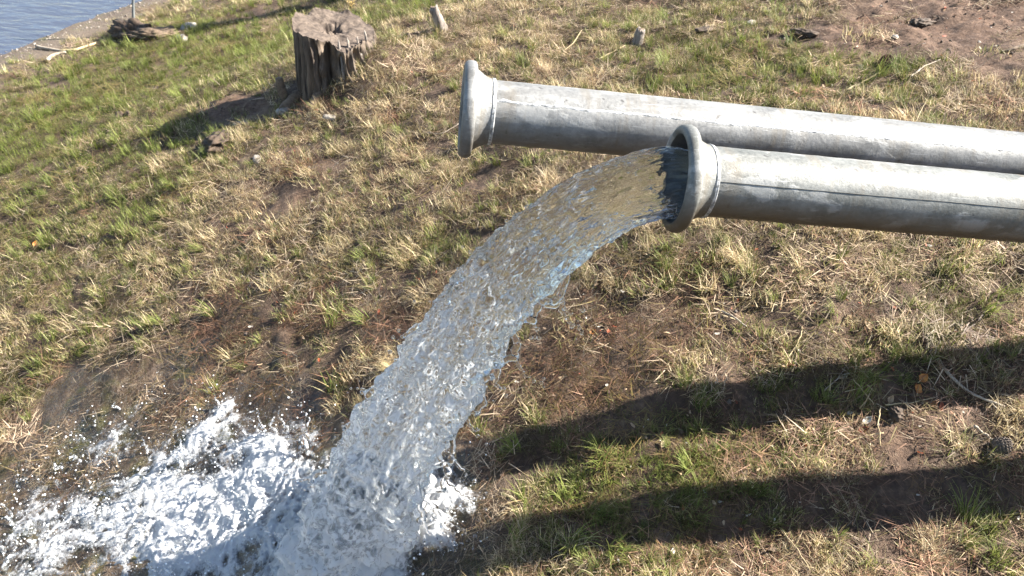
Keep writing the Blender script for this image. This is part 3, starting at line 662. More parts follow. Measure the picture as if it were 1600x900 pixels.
def mk_green():        # upright arching tuft
    out = []; sweep = g_.uniform(0, 6.28)
    for k in range(46):
        b, a = disc(0.022); az = a + g_.gauss(0, .8) if g_.random() < .7 else sweep + g_.gauss(0, .5)
        out.append((b, az, g_.uniform(.020, .060), g_.uniform(.03, .75), g_.uniform(.2, 1.4), g_.uniform(.0014, .0027), g_.random()))
    return out
def mk_long():         # long loose blades
    out = []; sweep = g_.uniform(0, 6.28)
    for k in range(30):
        b, a = disc(0.018); az = sweep + g_.gauss(0, .9)
        out.append((b, az, g_.uniform(.045, .100), g_.uniform(.1, .8), g_.uniform(.3, 1.3), g_.uniform(.0018, .0034), g_.random()))
    return out
def mk_lawn():         # short sward
    out = []
    for k in range(72):
        b, a = disc(0.055); az = g_.uniform(0, 6.28)
        out.append((b, az, g_.uniform(.014, .040), g_.uniform(.05, 1.0), g_.uniform(.2, 1.3), g_.uniform(.0016, .0030), g_.random()))
    return out
def mk_straw():        # dry clump swept over
    out = []; sweep = g_.uniform(0, 6.28)
    for k in range(48):
        b, a = disc(0.030); az = sweep + g_.gauss(0, .75) if g_.random() < .7 else g_.uniform(0, 6.28)
        out.append((b, az, g_.uniform(.025, .075), g_.uniform(.3, 1.4), g_.uniform(.3, 1.2), g_.uniform(.0012, .0023), g_.random()))
    return out
def mk_thatch():       # fibres lying criss-cross
    out = []
    for k in range(90):
        b, a = disc(0.070); b = (b[0], b[1], g_.uniform(.001, .014)); az = g_.uniform(0, 6.28)
        out.append((b, az, g_.uniform(.020, .072), g_.uniform(1.20, 1.75), g_.uniform(-.5, .5), g_.uniform(.0012, .0030), g_.random()))
    return out
add_kind('green', 9, mk_green, 'grass_blade', 2); add_kind('long', 6, mk_long, 'grass_blade', 3); add_kind('lawn', 9, mk_lawn, 'grass_blade', 1)
add_kind('straw', 9, mk_straw, 'grass_blade', 2); add_kind('thatch', 9, mk_thatch, 'thatch_fibre', 2); add_kind('needle', 6, mk_thatch, 'needle_fibre', 1)

def in_view(P, pad=0.12):
    d = P @ FWD; u = (P @ RIGHT) / d / (800 / FPX); v = (P @ UP) / d / (450 / FPX)
    return (d > 0.2) & (np.abs(u) < 1 + pad * 2.5) & (v < 1 + pad * 2) & (v > -1 - pad * 3)
def in_reach(P):
    """the ground a step to either side would show, planted more thinly"""
    d = P @ FWD; u = (P @ RIGHT) / d / (800 / FPX); v = (P @ UP) / d / (450 / FPX)
    return (d > 0.2) & (np.abs(u) < 1.75) & (v < 1.5) & (v > -1.8)
# jittered grids, coarser (with larger tufts) farther from the lens
PL, MS, FL = [], [], []
for lo, hi, sp_u, sp_f, mul in ((0, 2.6, .030, .056, 1.0), (2.6, 3.8, .038, .074, 1.2), (3.8, 5.4, .050, .100, 1.5), (5.4, 12, .070, .135, 2.0)):
    for sp, fl in ((sp_u, False), (sp_f, True)):
        a_, b_ = np.meshgrid(np.arange(-6.8, 4.4, sp), np.arange(0.7, 10.8, sp), indexing='ij')
        a_ = a_.ravel() + RNG.uniform(-.75, .75, a_.size) * sp; b_ = b_.ravel() + RNG.uniform(-.75, .75, b_.size) * sp
        Q = np.stack([a_, b_, ground_base(a_, b_)], -1); dq = np.linalg.norm(Q, axis=1); k = (in_view(Q) | (in_reach(Q) & (RNG.random(len(Q)) < 0.25))) & (dq >= lo) & (dq < hi)
        PL.append(Q[k]); MS.append(np.full(k.sum(), mul)); FL.append(np.full(k.sum(), fl))
P = np.vstack(PL); mul = np.concatenate(MS); flatc = np.concatenate(FL); d = np.linalg.norm(P, axis=1)
x, y = P[:, 0], P[:, 1]; P[:, 2] = ground_z(x, y)
sdist = shore_dist(x, y)
wet = blobs(x, y, WET); foam = blobs(x, y, FOAM); brown = 0.82 * np.clip(blobs(x, y, BROWN), 0, 1.2); bare = blobs(x, y, BARE); green = blobs(x, y, GREEN)
n_big = fbm(x * 1.6, y * 1.6, 31.0, 3); n_mid = fbm(x * 5.5, y * 5.5, 37.0, 3); n_tuft = fbm(x * 13, y * 13, 41.0, 2)
dryv = 0.50 - 0.50 * np.clip(green, 0, 1.2) + 0.18 * n_big + 0.30 * n_mid + 0.20 * n_tuft
patchy = 0.62 + 0.75 * n_mid + 0.75 * n_tuft + 0.25 * n_big              # where upright grass grows
upright = np.clip(patchy - 0.75 * brown - 1.0 * np.clip(bare, 0, 1) + 0.85 * green, 0, 1)
upright *= 1 - smooth(0.35, 0.75, wet)
shoremask = smooth(0.35, 0.75, sdist + 0.18 * fbm(x * 1.7, y * 1.7, 8.0, 3)); strip = np.exp(-((sdist - 0.42) / 0.10) ** 2) * (fbm(x * 2.3, y * 2.3, 52.0, 2) > 0.15)
alive = (sdist > 0.10) & (RNG.random(len(P)) < np.maximum(shoremask, strip)) & (foam < 0.45)
alive &= ~((np.clip(bare, 0, 1) + 0.35 * n_mid > 0.50) & (RNG.random(len(P)) < 0.84))
alive &= ~((wet > 0.45) & (RNG.random(len(P)) < np.where(flatc, 0.35, 0.80)))
u = RNG.random(len(P)); kind = np.empty(len(P), object)
k_thatch = flatc
kind[k_thatch] = np.where(RNG.random(k_thatch.sum()) < np.clip(0.12 + 0.75 * brown[k_thatch], 0, .9), 'needle', 'thatch')
r2 = RNG.random(len(P)); up_i = ~k_thatch
isdry = dryv > 0.52
kind[up_i & isdry] = np.where(r2[up_i & isdry] < .50, 'straw', np.where(r2[up_i & isdry] < .85, 'lawn', 'green'))
kind[up_i & ~isdry] = np.where(r2[up_i & ~isdry] < .40, 'green', np.where(r2[up_i & ~isdry] < .55, 'long', 'lawn'))
nearwet = (wet > 0.3) & up_i; kind[nearwet] = np.where(RNG.random(nearwet.sum()) < .5, 'straw', 'long')
flat = np.isin(kind, ['thatch', 'needle'])
alive &= flat | (u < 1.05 * upright)
alive &= ~(flat & (fbm(x * 8, y * 8, 61.0, 2) < -0.20) & (u < .85))
scl = RNG.uniform(.65, 1.2, len(P)) * np.where(flat, mul ** 0.8, mul ** 0.6) * np.where(flat, 1.0, np.clip(0.80 + 0.55 * n_tuft + 0.25 * n_mid, .45, 1.5))
# the ground's slope tilts the mats
e = 0.05; sx_ = (ground_base(x + e, y) - ground_base(x - e, y)) / (2 * e); sy_ = (ground_base(x, y + e) - ground_base(x, y - e)) / (2 * e)
yaw = RNG.uniform(0, 6.283, len(P)); tx = np.arctan(sy_) + RNG.normal(0, .12, len(P)); ty = -np.arctan(sx_) + RNG.normal(0, .12, len(P))
def euler_tilt(tx, ty, yaw):
    out = np.empty((len(tx), 3))
    for i in range(len(tx)):
        out[i] = (Matrix.Rotation(ty[i], 3, 'Y') @ Matrix.Rotation(tx[i], 3, 'X') @ Matrix.Rotation(yaw[i], 3, 'Z')).to_euler()
    return out
idx = np.empty(len(P), int)
for k, ids in IDX.items():
    s_ = kind == k; idx[s_] = RNG.choice(ids, s_.sum())
def emit(name, sel, label, cat):
    tl = np.where(flat[sel], 1.0, 0.45)
    o = scatter(name, tufts, P[sel], euler_tilt(tx[sel] * tl, ty[sel] * tl, yaw[sel]), np.repeat(scl[sel][:, None], 3, 1) * np.where(flat[sel], 1.0, 1.0)[:, None], idx[sel],
                {'dry': np.clip(dryv[sel] + np.where(flat[sel], 0.2, 0) + np.where(kind[sel] == 'straw', .15, 0) - np.where(kind[sel] == 'long', .3, 0) - np.where(kind[sel] == 'green', .12, 0), 0, 1.3), 'shade': np.clip(RNG.random(sel.sum()) * 0.75 + 0.12 + 0.30 * n_tuft[sel] + 0.15 * n_mid[sel], 0, 1)})
    ng = o.modifiers[0].node_group; go = next(q for q in ng.nodes if q.type == 'GROUP_OUTPUT')      # one mesh: quicker to trace
    rz = ng.nodes.new('GeometryNodeRealizeInstances'); src = go.inputs[0].links[0].from_socket; ng.links.new(src, rz.inputs[0]); ng.links.new(rz.outputs[0], go.inputs[0])
    return tag(o, label, cat, kind='stuff')
emit('grass', alive & ~flat, 'patchy green and straw coloured grass over the slope', 'grass')
emit('dead_grass', alive & (kind == 'thatch'), 'flattened tan dead grass matted over the soil', 'dead grass')
emit('pine_needles', alive & (kind == 'needle'), 'reddish brown needles and dead stems littering the ground', 'needles')
print('tufts', int(alive.sum()))
# small pebbles along the beach
peb = bpy.data.collections.new('pebble_shapes')
for i in range(4):
    V, Fc = blob(1.0, 3 + i * 7.0, (1, .8, .55), 0.2, 1.4, 2); peb.objects.link(mesh_ob('pebble_%02d' % i, V, Fc, 'stone' if i == 1 else 'dark_stone', link=False))
nb = 14000; bx_ = RNG.uniform(-6.5, -1.5, nb); by_ = RNG.uniform(4.5, 11, nb); s_ = shore_dist(bx_, by_)
k = (s_ > -0.02) & (s_ < 0.75) & (RNG.random(nb) < np.exp(-((s_ - 0.1) / 0.22) ** 2)); bx_, by_ = bx_[k], by_[k]
gr = scatter('beach_gravel', peb, np.stack([bx_, by_, ground_z(bx_, by_) + .002], -1), RNG.uniform(0, 6.28, (len(bx_), 3)) * [0.1, 0.1, 1], np.repeat((0.005 + 0.012 * RNG.random(len(bx_)) ** 4)[:, None], 3, 1), RNG.integers(0, 4, len(bx_)), {})
tag(gr, 'small grey and tan pebbles along the waterline', 'gravel', kind='stuff')

# crumbs of soil on the bare dirt, and pale flakes of leaf and bark among the straw
crumbs = bpy.data.collections.new('crumb_shapes')
for i in range(5):
    V, Fc = blob(1.0, 11 + i * 6.0, (1, .85, .7), 0.45, 1.8, 2); crumbs.objects.link(mesh_ob('crumb_%02d' % i, V, Fc, 'soil_clod' if i < 4 else 'dark_stone', link=False))
nb = 60000; bx_ = RNG.uniform(-2.6, 4.5, nb); by_ = RNG.uniform(1.0, 6.8, nb); Q = np.stack([bx_, by_, ground_base(bx_, by_)], -1)
k = in_view(Q) & (RNG.random(nb) < np.clip(blobs(bx_, by_, BARE) + 0.03 + 0.10 * np.clip(blobs(bx_, by_, BROWN), 0, 1), 0, 1) * 0.28); Q = Q[k]; Q[:, 2] = ground_z(Q[:, 0], Q[:, 1]) + .003
sc_ = 0.0020 + 0.010 * RNG.random(len(Q)) ** 5
o = scatter('soil_crumbs', crumbs, Q, RNG.uniform(0, 6.28, (len(Q), 3)), np.repeat(sc_[:, None], 3, 1), RNG.integers(0, 5, len(Q)), {}); tag(o, 'dark crumbs of soil scattered over the bare dirt', 'soil', kind='stuff')
flakes = bpy.data.collections.new('flake_shapes')
for i, mt in enumerate(('tan_leaf', 'white_leaf', 'brown_wood', 'tan_leaf', 'red_leaf', 'brown_wood')):
    a = np.linspace(0, 6.283, 9, endpoint=False); r = (1 + 0.35 * fbm(np.cos(a) * 2 + i * 3, np.sin(a) * 2, i * 1.0, 2)); V = np.stack([r * np.cos(a), 0.45 * r * np.sin(a), 0.16 * np.cos(2 * a + i)], -1); V = np.vstack([V, [[0, 0, -.08]]])
    flakes.objects.link(mesh_ob('flake_%02d' % i, V, [[j, (j + 1) % 9, 9] for j in range(9)], mt, link=False))
nb = 30000; bx_ = RNG.uniform(-1.5, 3.5, nb); by_ = RNG.uniform(0.8, 5.5, nb); Q = np.stack([bx_, by_, ground_base(bx_, by_)], -1)
k = in_view(Q) & (blobs(bx_, by_, WET) < .4) & (RNG.random(nb) < 0.03 + 0.12 * np.clip(blobs(bx_, by_, BROWN) + smooth(0.2, 1.2, bx_) * .5, 0, 1)); Q = Q[k]; Q[:, 2] = ground_z(Q[:, 0], Q[:, 1]) + .012
sc_ = 0.004 + 0.011 * RNG.random(len(Q)) ** 2
o = scatter('leaf_litter', flakes, Q, RNG.normal(0, .45, (len(Q), 3)) + np.array([0, 0, 1]) * RNG.uniform(0, 6.28, (len(Q), 1)), np.repeat(sc_[:, None], 3, 1), RNG.integers(0, 6, len(Q)), {}); tag(o, 'small pale and brown flakes of leaf and bark among the straw', 'leaf litter', kind='stuff')

# ------------------------------------------------------------------ tree stump
def make_stump():
    base = hit(500, 150); base = np.array([base[0] + 0.06, base[1] + 0.20, base[2]])
    root = empty('tree_stump', base); tag(root, 'weathered grey tree stump with splintered sides standing on the slope', 'stump')
    nz, nt = 70, 420; Rt = 0.235; Ht = 0.375
    th = np.linspace(0, 2 * np.pi, nt, endpoint=False); zz = np.linspace(-0.30, 1.0, nz)
    TH, Zn = np.meshgrid(th, zz, indexing='xy')          # rows: height
    C, S = np.cos(TH), np.sin(TH)
    chip = np.clip(np.cos(TH + math.radians(48)), 0, 1) ** 2           # the front right rim is chipped away
    jag = 0.040 * fbm(C * 1.8, S * 1.8, 2.0, 2) + 0.012 * fbm(C * 13, S * 13, 6.0, 2) * (0.4 + chip)
    top = Ht + jag - 0.02 * C + 0.02 * S - 0.035 * chip
    Z = np.where(Zn < 0, Zn, Zn * top)
    uphill = np.clip(np.cos(TH + math.radians(12)), 0, 1) ** 1.5       # the side with root flare
    f = np.clip(1 - Z / Ht, 0, 1.6)
    r = Rt * (1 + 0.10 * fbm(C * 1.2 + 4, S * 1.2, 2.0, 2) + 0.05 * f + 0.85 * uphill * f ** 1.1 + 0.10 * f * np.clip(-S, 0, 1))
    tw = TH + 0.25 * Z + 0.10 * fbm(C * 2, S * 2, Z * 4, 2)            # the grain wanders
    C2, S2 = np.cos(tw), np.sin(tw)
    splint = np.abs(fbm(C2 * 3.6, S2 * 3.6, Z * 1.0, 2)); fine = fbm(C2 * 17, S2 * 17, Z * 2.5 + 9, 2); hair = fbm(C2 * 45, S2 * 45, Z * 4, 2)
    crack = np.clip(np.cos(TH + math.radians(58)), 0, 1)               # rougher towards the front right
    below = 0.12 + 0.88 * smooth(1.0, 0.80, Zn)
    r = r - below * ((0.010 + 0.085 * crack) * splint + (0.004 + 0.014 * crack) * fine + (0.002 + 0.005 * crack) * hair)
    dth = np.angle(np.exp(1j * (TH + math.radians(84 - 10 * 0))))
    cleft = np.exp(-(dth / (0.16 + 0.10 * fbm(Z * 9, 0 * Z, 1.0, 2))) ** 2) * smooth(-0.05, 0.12, Z) * smooth(Ht + .05, Ht - .10, Z) * 0.10    # dark hollow in the front
    r = r - cleft
    lean = np.stack([-0.05 * Z, 0.03 * Z], -1)
    V = np.stack([r * C + lean[..., 0], r * S + lean[..., 1], Z], -1)
    mesh_ob('trunk', V.reshape(-1, 3), grid_faces(nz, nt, True), 'stump_wood', root)
    # cut face, sunken and cracked
    rim = V[-1]; ctr = rim.mean(0); rows = []; kk = np.ones(41) / 41; soft = np.stack([np.convolve(np.r_[rim[-20:, j], rim[:, j], rim[:20, j]], kk, 'valid') for j in range(3)], -1)
    ks = np.linspace(1, 0.02, 30)
    for k in ks:
        w_ = smooth(0.86, 1.0, k); rm = rim * w_ + soft * (1 - w_); p = ctr + (rm - ctr) * k
        x, y = p[:, 0], p[:, 1]; q = (1 - k) ** 0.35
        dz = -0.010 * q + q * (0.012 * fbm(x * 16, y * 16, 3.0, 4) - 0.060 * np.exp(-((x - ctr[0] + .02) ** 2 + (y - ctr[1] - .02) ** 2) / 0.005) * (1 + fbm(x * 25, y * 25, 1.0, 2)))
        p = p.copy(); p[:, 2] = p[:, 2] + dz; rows.append(p)
    mesh_ob('cut_face', np.array(rows).reshape(-1, 3) + [0, 0, .001], grid_faces(len(ks), nt, True), 'stump_top_wood', root)
    # loose splinters standing off the front right side
    for i, (a, z0, L, w) in enumerate(((-66, .10, .26, .020), (-52, .16, .20, .026), (-36, .18, .18, .018), (-18, .22, .16, .024))):
        a = math.radians(a); t = np.linspace(0, 1, 10); q = np.clip(1 - (z0 + t * L) / Ht, 0, 1)
        rad = Rt * (1 + 0.05 * q + 0.62 * max(math.cos(a + .2), 0) ** 1.5 * q ** 1.15) - 0.018 + 0.010 * np.sin(t * 5 + i)
        pts = np.stack([rad * math.cos(a) - 0.05 * (z0 + t * L), rad * math.sin(a) + 0.03 * (z0 + t * L), z0 + t * L], -1)
        v, fc = tube(pts, w * 0.5 * np.array([.3, .7, 1, 1, .95, .9, .8, .7, .5, .15]), 7, 0.7, i * 3.0); mesh_ob('splinter', v, fc, 'grey_wood', root)
    # broken root spike at the downhill foot
    t = np.linspace(0, 1, 12)[:, None]; a = np.array([-0.27, -0.12, -0.30]); b = np.array([-0.31, -0.12, 0.06])
    pts = a + (b - a) * t + np.array([0.02, 0, 0]) * np.sin(t * 5); v, fc = tube(pts, np.linspace(.060, .020, 12), 10, 0.35, 4.0); mesh_ob('root_spike', v, fc, 'brown_wood', root)
    for i, (ax_, ay_, bx, by, r0) in enumerate(((-.20, -.12, -.34, -.30, .045), (-.06, -.20, -.08, -.38, .040))):
        a = np.array([ax_, ay_, 0.0]); b = np.array([bx, by, 0]); b[2] = float(ground_z(base[0] + bx, base[1] + by)) - base[2] - 0.03
        a[2] = float(ground_z(base[0] + ax_, base[1] + ay_)) - base[2] + 0.02
        pts = a + (b - a) * t + np.array([0, 0, .015]) * np.sin(t * 3.1); v, fc = tube(pts, np.linspace(r0, r0 * .45, 12), 10, 0.5, i * 5.0 + 2); mesh_ob('root', v, fc, 'brown_wood', root)
    return root, base
stump, STUMP = make_stump()

# ------------------------------------------------------------------ dead wood, cones, leaves, stones
def soft_lump(name, px, py, r, squash, mat, label, cat, seed, amp=0.3, sink=0.3, group=None, freq=1.6, sub=4):
    c = hit(px, py); v, f = blob(r, seed, squash, amp, freq, sub); o = mesh_ob(name, v, f, mat); o.location = (c[0], c[1], c[2] + r * squash[2] * (1 - 2 * sink)); o.rotation_euler = (0, 0, seed)
    return tag(o, label, cat, group)
def wood_stub(px, py, h, r, tilt, label, mat='grey_wood', seed=1.0):
    c = hit(px, py); t = np.linspace(0, 1, 16)
    tx_, ty_ = tilt; pts = np.stack([tx_ * t * h, ty_ * t * h, -0.08 + t * (h + .08)], -1)
    v, f = tube(pts, r * (1.05 - 0.25 * t), 20, 0.22, seed)
    v = np.asarray(v); topm = v[:, 2] > h - 0.03; v[topm, 2] += 0.022 * fbm(v[topm, 0] * 50, v[topm, 1] * 50, seed, 2)
    root = empty('wood_stub', c); tag(root, label, 'wood stub')
    mesh_ob('stub_body', v, f, mat, root)
    a = np.linspace(0, 6.283, 12, endpoint=False); cap = np.stack([0.55 * r * np.cos(a) + tx_ * h, 0.55 * r * np.sin(a) + ty_ * h, h + 0.004 + 0.006 * np.sin(a * 3)], -1)
    mesh_ob('broken_end', np.vstack([cap, [[tx_ * h, ty_ * h, h + .010]]]), [[i, (i + 1) % 12, 12] for i in range(12)], 'brown_wood', root)
wood_stub(699, 46, 0.125, 0.036, (-0.75, 0.05), 'short leaning grey wood stub in the grass behind the far pipe, beside the stump', seed=2.0)
wood_stub(992, 70, 0.085, 0.034, (0.25, 0.1), 'small pale broken wood stub above the middle of the far pipe', seed=8.0)

def stick(name, pix, r0, r1, mat, label, cat='stick', lift=0.008, forks=(), bow=0.0, seed=0.0, wob=0.004, group=None, n=18):
    ctrl = np.array([hit(px, py) for px, py in pix]); k = np.linspace(0, len(ctrl) - 1, n)
    def curve(q, cp): return np.stack([np.interp(q, np.arange(len(cp)), cp[:, j]) for j in range(3)], -1)
    P_ = curve(k, ctrl); base = P_.mean(0)
    ker = np.array([.25, .5, .25])
    for _ in range(2):
        Q = P_.copy(); Q[1:-1] = .25 * P_[:-2] + .5 * P_[1:-1] + .25 * P_[2:]; P_ = Q
    t = np.linspace(0, 1, n); P_[:, 2] += lift + bow * np.sin(t * math.pi); P_ += wob * np.stack([fbm(t * 5 + seed, 0 * t, 0.0, 2), fbm(t * 5, 0 * t + seed, 1.0, 2), 0.5 * fbm(t * 5, 0 * t, seed, 2)], -1)
    parts = [tube(P_ - base, np.linspace(r0, r1, n), 8, 0.25, seed)]
    for (at, fx, fy, fr) in forks:
        a = P_[int(at * (n - 1))]; b = hit(fx, fy); b[2] += lift; tt = np.linspace(0, 1, 8)[:, None]
        parts.append(tube(a + (b - a) * tt - base, np.linspace(fr, fr * .5, 8), 7, 0.25, seed + 2))
    if len(parts) == 1:
        o = mesh_ob(name, *parts[0], mat); o.location = base
    else:
        o = empty(name, base); mesh_ob('stem', *parts[0], mat, o)
        for p in parts[1:]: mesh_ob('side_shoot', *p, mat, o)
    return tag(o, label, cat, group)
stick('stick', [(1462, 568), (1480, 595), (1510, 620), (1540, 634), (1566, 641)], .0055, .0035, 'pale_wood', 'curved bare pale stick with forked end crossing the edge of the pipe shadow', 'stick', .016, [(0.82, 1556, 650, .003)], seed=1)
stick('stick', [(1318, 148), (1340, 138), (1372, 120)], .005, .003, 'straw_stem', 'straight straw coloured stick in the grass below the reddish pine cone', seed=2, lift=.02)
stick('twig', [(654, 216), (668, 214), (690, 216), (706, 206), (716, 199)], .0028, .0018, 'pale_wood', 'thin pale curved twig lying left of the far pipe flange', 'twig', .018, [(0.35, 672, 205, .0018)], seed=3)
stick('twig', [(880, 88), (895, 76), (908, 56)], .003, .002, 'straw_stem', 'thin dry stem in the grass above the far pipe', 'twig', .03, seed=4)
stick('twig', [(935, 100), (955, 90), (975, 79)], .0025, .0016, 'straw_stem', 'thin straw stem just below the small pale wood stub', 'twig', .03, seed=5)
stick('twig', [(356, 570), (385, 556), (412, 548)], .005, .003, 'brown_wood', 'dark wet twig on brown litter above the foam', 'twig', .02, seed=6)
stick('driftwood', [(58, 76), (80, 80), (97, 83)], .016, .010, 'pale_wood', 'short pale driftwood stick on the beach, upper one of the pair', 'driftwood', .02, seed=7)
stick('driftwood', [(95, 84), (120, 82), (152, 70)], .016, .010, 'straw_stem', 'long tan driftwood branch pointing up the beach toward the grass', 'driftwood', .02, seed=8)
stick('driftwood', [(74, 98), (84, 90), (104, 85)], .020, .012, 'pale_wood', 'pale stubby driftwood piece, lowest on the beach', 'driftwood', .02, seed=9)
stick('driftwood', [(104, 76), (125, 70), (140, 66)], .022, .018, 'brown_wood', 'brown rotten log piece at the beach edge above the tan branch', 'driftwood', .02, seed=10)
stick('twig', [(1518, 674), (1538, 686), (1556, 698)], .0045, .003, 'pale_wood', 'short pale twig ending at the grey pine cone', 'twig', .014, seed=11)
stick('twig', [(1372, 642), (1368, 670), (1372, 706)], .0022, .0016, 'straw_stem', 'upright dry straw stem beside the white leaf scrap', 'twig', .02, seed=12)
stick('twig', [(1285, 617), (1305, 600), (1318, 583)], .0022, .0014, 'pale_wood', 'thin pale twig at the upper edge of the pipe shadow', 'twig', .02, seed=13)
stick('twig', [(1328, 604), (1344, 622), (1360, 645)], .0018, .0012, 'straw_stem', 'fine dry stem inside the pipe shadow left of the orange leaf', 'twig', .03, seed=14)
stick('twig', [(1316, 701), (1345, 690), (1378, 683)], .0024, .0016, 'straw_stem', 'dry stem lying below the red leaf', 'twig', .016, seed=15)
stick('twig', [(1115, 488), (1142, 500), (1164, 518)], .0035, .0022, 'pale_wood', 'pale twig on matted straw below the front pipe', 'twig', .016, seed=16)
stick('twig', [(1380, 640), (1420, 638), (1456, 630)], .0022, .0014, 'straw_stem', 'long dry stem under the orange leaf', 'twig', .02, seed=17)
stick('twig', [(1216, 835), (1240, 866), (1262, 898)], .0020, .0012, 'straw_stem', 'long dry stem at the bottom edge of the picture', 'twig', .02, seed=18)
stick('twig', [(1228, 570), (1246, 540), (1252, 516)], .0022, .0014, 'straw_stem', 'dry stem standing among pale litter right of centre', 'twig', .02, seed=19)
stick('root', [(1600, 74), (1580, 80), (1562, 86)], .010, .006, 'brown_wood', 'dark root showing in the bare dirt at the right edge', 'root', .01, seed=20)
stick('twig', [(1420, 128), (1440, 112), (1466, 101)], .0040, .0024, 'pale_wood', 'pale twig in the grass right of the reddish pine cone', 'twig', .02, seed=21)
stick('twig', [(560, 95), (585, 120), (572, 70)], .0018, .0014, 'straw_stem', 'dry stem curling beside the stump flank', 'twig', .03, seed=23)

def leaf(px, py, L, W, mat, yaw, label, lift=.012, curl=0.5, seed=0.0, tilt=(0.2, -0.3)):
    c = hit(px, py); nu, nv = 12, 9; u = np.linspace(0, 1, nu); w = np.linspace(-1, 1, nv)
    U, Wd = np.meshgrid(u, w, indexing='ij')
    half = W * np.sin(np.pi * np.clip(U, 0.02, .985) ** 0.85) ** 0.8 * (1 + 0.16 * fbm(U * 6 + seed, Wd * 0.5, seed, 2))
    z = curl * W * (Wd ** 2) * 0.6 + curl * L * 0.25 * (U - .5) ** 2 * 4 * 0.4 + 0.003 * fbm(U * 4, Wd * 3, seed, 2)
    V = np.stack([(U - .5) * L, Wd * half, z], -1).reshape(-1, 3)
    root = empty('fallen_leaf', (c[0], c[1], c[2] + lift), (tilt[0], tilt[1] - 0.2, yaw)); tag(root, label, 'leaf')
    F = grid_faces(nu, nv); V2 = V + [0, 0, -0.0006]
    mesh_ob('blade', np.vstack([V, V2]), np.vstack([F[:, ::-1], F + len(V)]), mat, root)
    t = np.linspace(0, 1, 10); mid = np.stack([-.5 * L - 0.25 * L + 1.2 * L * t, 0 * t, np.interp(-.25 + 1.2 * t, u, z[:, nv // 2]) + .0006], -1); v, f = tube(mid, np.linspace(.0010, .0004, 10), 6); mesh_ob('midrib', v, f, 'straw_stem', root)
leaf(1436, 604, .034, .014, 'orange_leaf', .6, 'round orange leaf in the pipe shadow, upper of two touching leaves', .03, .5, 1, (.5, -.3))
leaf(1428, 620, .034, .014, 'orange_leaf', 1.2, 'round orange leaf in the pipe shadow, lower of two touching leaves', .03, .5, 2, (.5, -.2))
leaf(1456, 637, .026, .010, 'orange_leaf', .1, 'small orange leaf scrap at the lower shadow edge near the pale stick', .014, .7, 3)
leaf(1346, 678, .034, .009, 'red_leaf', .2, 'small rusty red leaf just under the white leaf scrap', .014, .6, 4)
leaf(1352, 664, .036, .010, 'white_leaf', .5, 'bleached white leaf scrap in the sun between the two pipe shadows', .02, .5, 5)
leaf(1352, 516, .042, .012, 'tan_leaf', 1.9, 'dry tan leaf on the straw above the pipe shadow', .02, .5, 6)
leaf(1246, 554, .032, .008, 'white_leaf', 2.6, 'pale curled leaf above the shadow, left of the tan leaf', .014, .9, 7)
leaf(1226, 574, .028, .010, 'red_leaf', .4, 'dark red leaf at the upper shadow edge', .012, .5, 8)
leaf(1222, 578, .020, .008, 'tan_leaf', 1.4, 'small tan leaf touching the dark red leaf', .016, .5, 9)
leaf(926, 524, .024, .010, 'orange_leaf', .4, 'small orange leaf on brown litter right of the jet', .014, .5, 10)
leaf(1318, 592, .034, .007, 'white_leaf', .2, 'narrow pale leaf at the shadow edge left of the orange leaves', .012, .6, 11)
leaf(1388, 632, .030, .009, 'tan_leaf', 1.0, 'curled tan leaf inside the shadow above the soil clod', .016, .9, 12)
leaf(1360, 700, .018, .007, 'tan_leaf', .7, 'tiny tan leaf on the soil below the red leaf', .010, .5, 13)
leaf(1435, 880, .036, .014, 'tan_leaf', 2.2, 'crumpled pale leaf at the bottom right', .016, 1.0, 14)
leaf(145, 375, .04, .016, 'tan_leaf', .4, 'tan leaf in the grass at the left', .03, .6, 15)
leaf(58, 388, .035, .014, 'orange_leaf', 1.4, 'brownish orange leaf near the left edge', .03, .6, 16)

def pine_cone(px, py, L, r, mat, yaw, pitch, label, opened=1.0):
    c = hit(px, py); root = empty('pine_cone', (c[0], c[1], c[2] + r * 0.75), (0, pitch, yaw)); tag(root, label, 'pine cone')
    t = np.linspace(0, 1, 14); rad = r * 0.62 * np.sin(np.pi * np.clip(t * .9 + .08, 0, 1)) ** 0.7
    v, f = tube(np.stack([(t - .5) * L, 0 * t, 0 * t], -1), rad, 12, .1, 1.0); mesh_ob('core', v, f, 'brown_wood', root)
    parts = []
    for i in range(95):
        q = (i + .5) / 95; a = i * 2.39996; x0 = (q - .5) * L * .95; rb = r * 0.55 * math.sin(math.pi * min(max(q * .9 + .08, 0), 1)) ** .7
        ln = r * (0.55 + 0.25 * math.sin(math.pi * q)) * opened; w = r * 0.30
        rd = np.array([0, math.cos(a), math.sin(a)]); tg = np.array([0, -math.sin(a), math.cos(a)]); dr = rd * 0.8 + np.array([0.65, 0, 0]); dr /= np.linalg.norm(dr); nr = np.cross(dr, tg)
        b = np.array([x0, 0, 0]) + rd * rb * .8
        top = [b - tg * w * .5, b + tg * w * .5, b + dr * ln + tg * w * .75 , b + dr * ln * 1.15 + nr * .1 * r, b + dr * ln - tg * w * .75]
        V = np.array(top + [p - nr * r * .11 for p in top])
        parts.append((V, [[0, 1, 2, 3, 4], [9, 8, 7, 6, 5]] + [[j, j + 5, (j + 1) % 5 + 5, (j + 1) % 5] for j in range(5)]))
    v, f = join(parts); o = mesh_ob('scales', v, f, mat, root, smooth_=False); o['kind'] = 'stuff'
pine_cone(1380, 106, .075, .030, 'cone_scale', .7, -.35, 'reddish brown pine cone lying in the grass above the far pipe')
pine_cone(1556, 704, .050, .021, 'grey_cone_scale', -.5, -.1, 'open grey pine cone at the end of the short pale twig', 1.2)

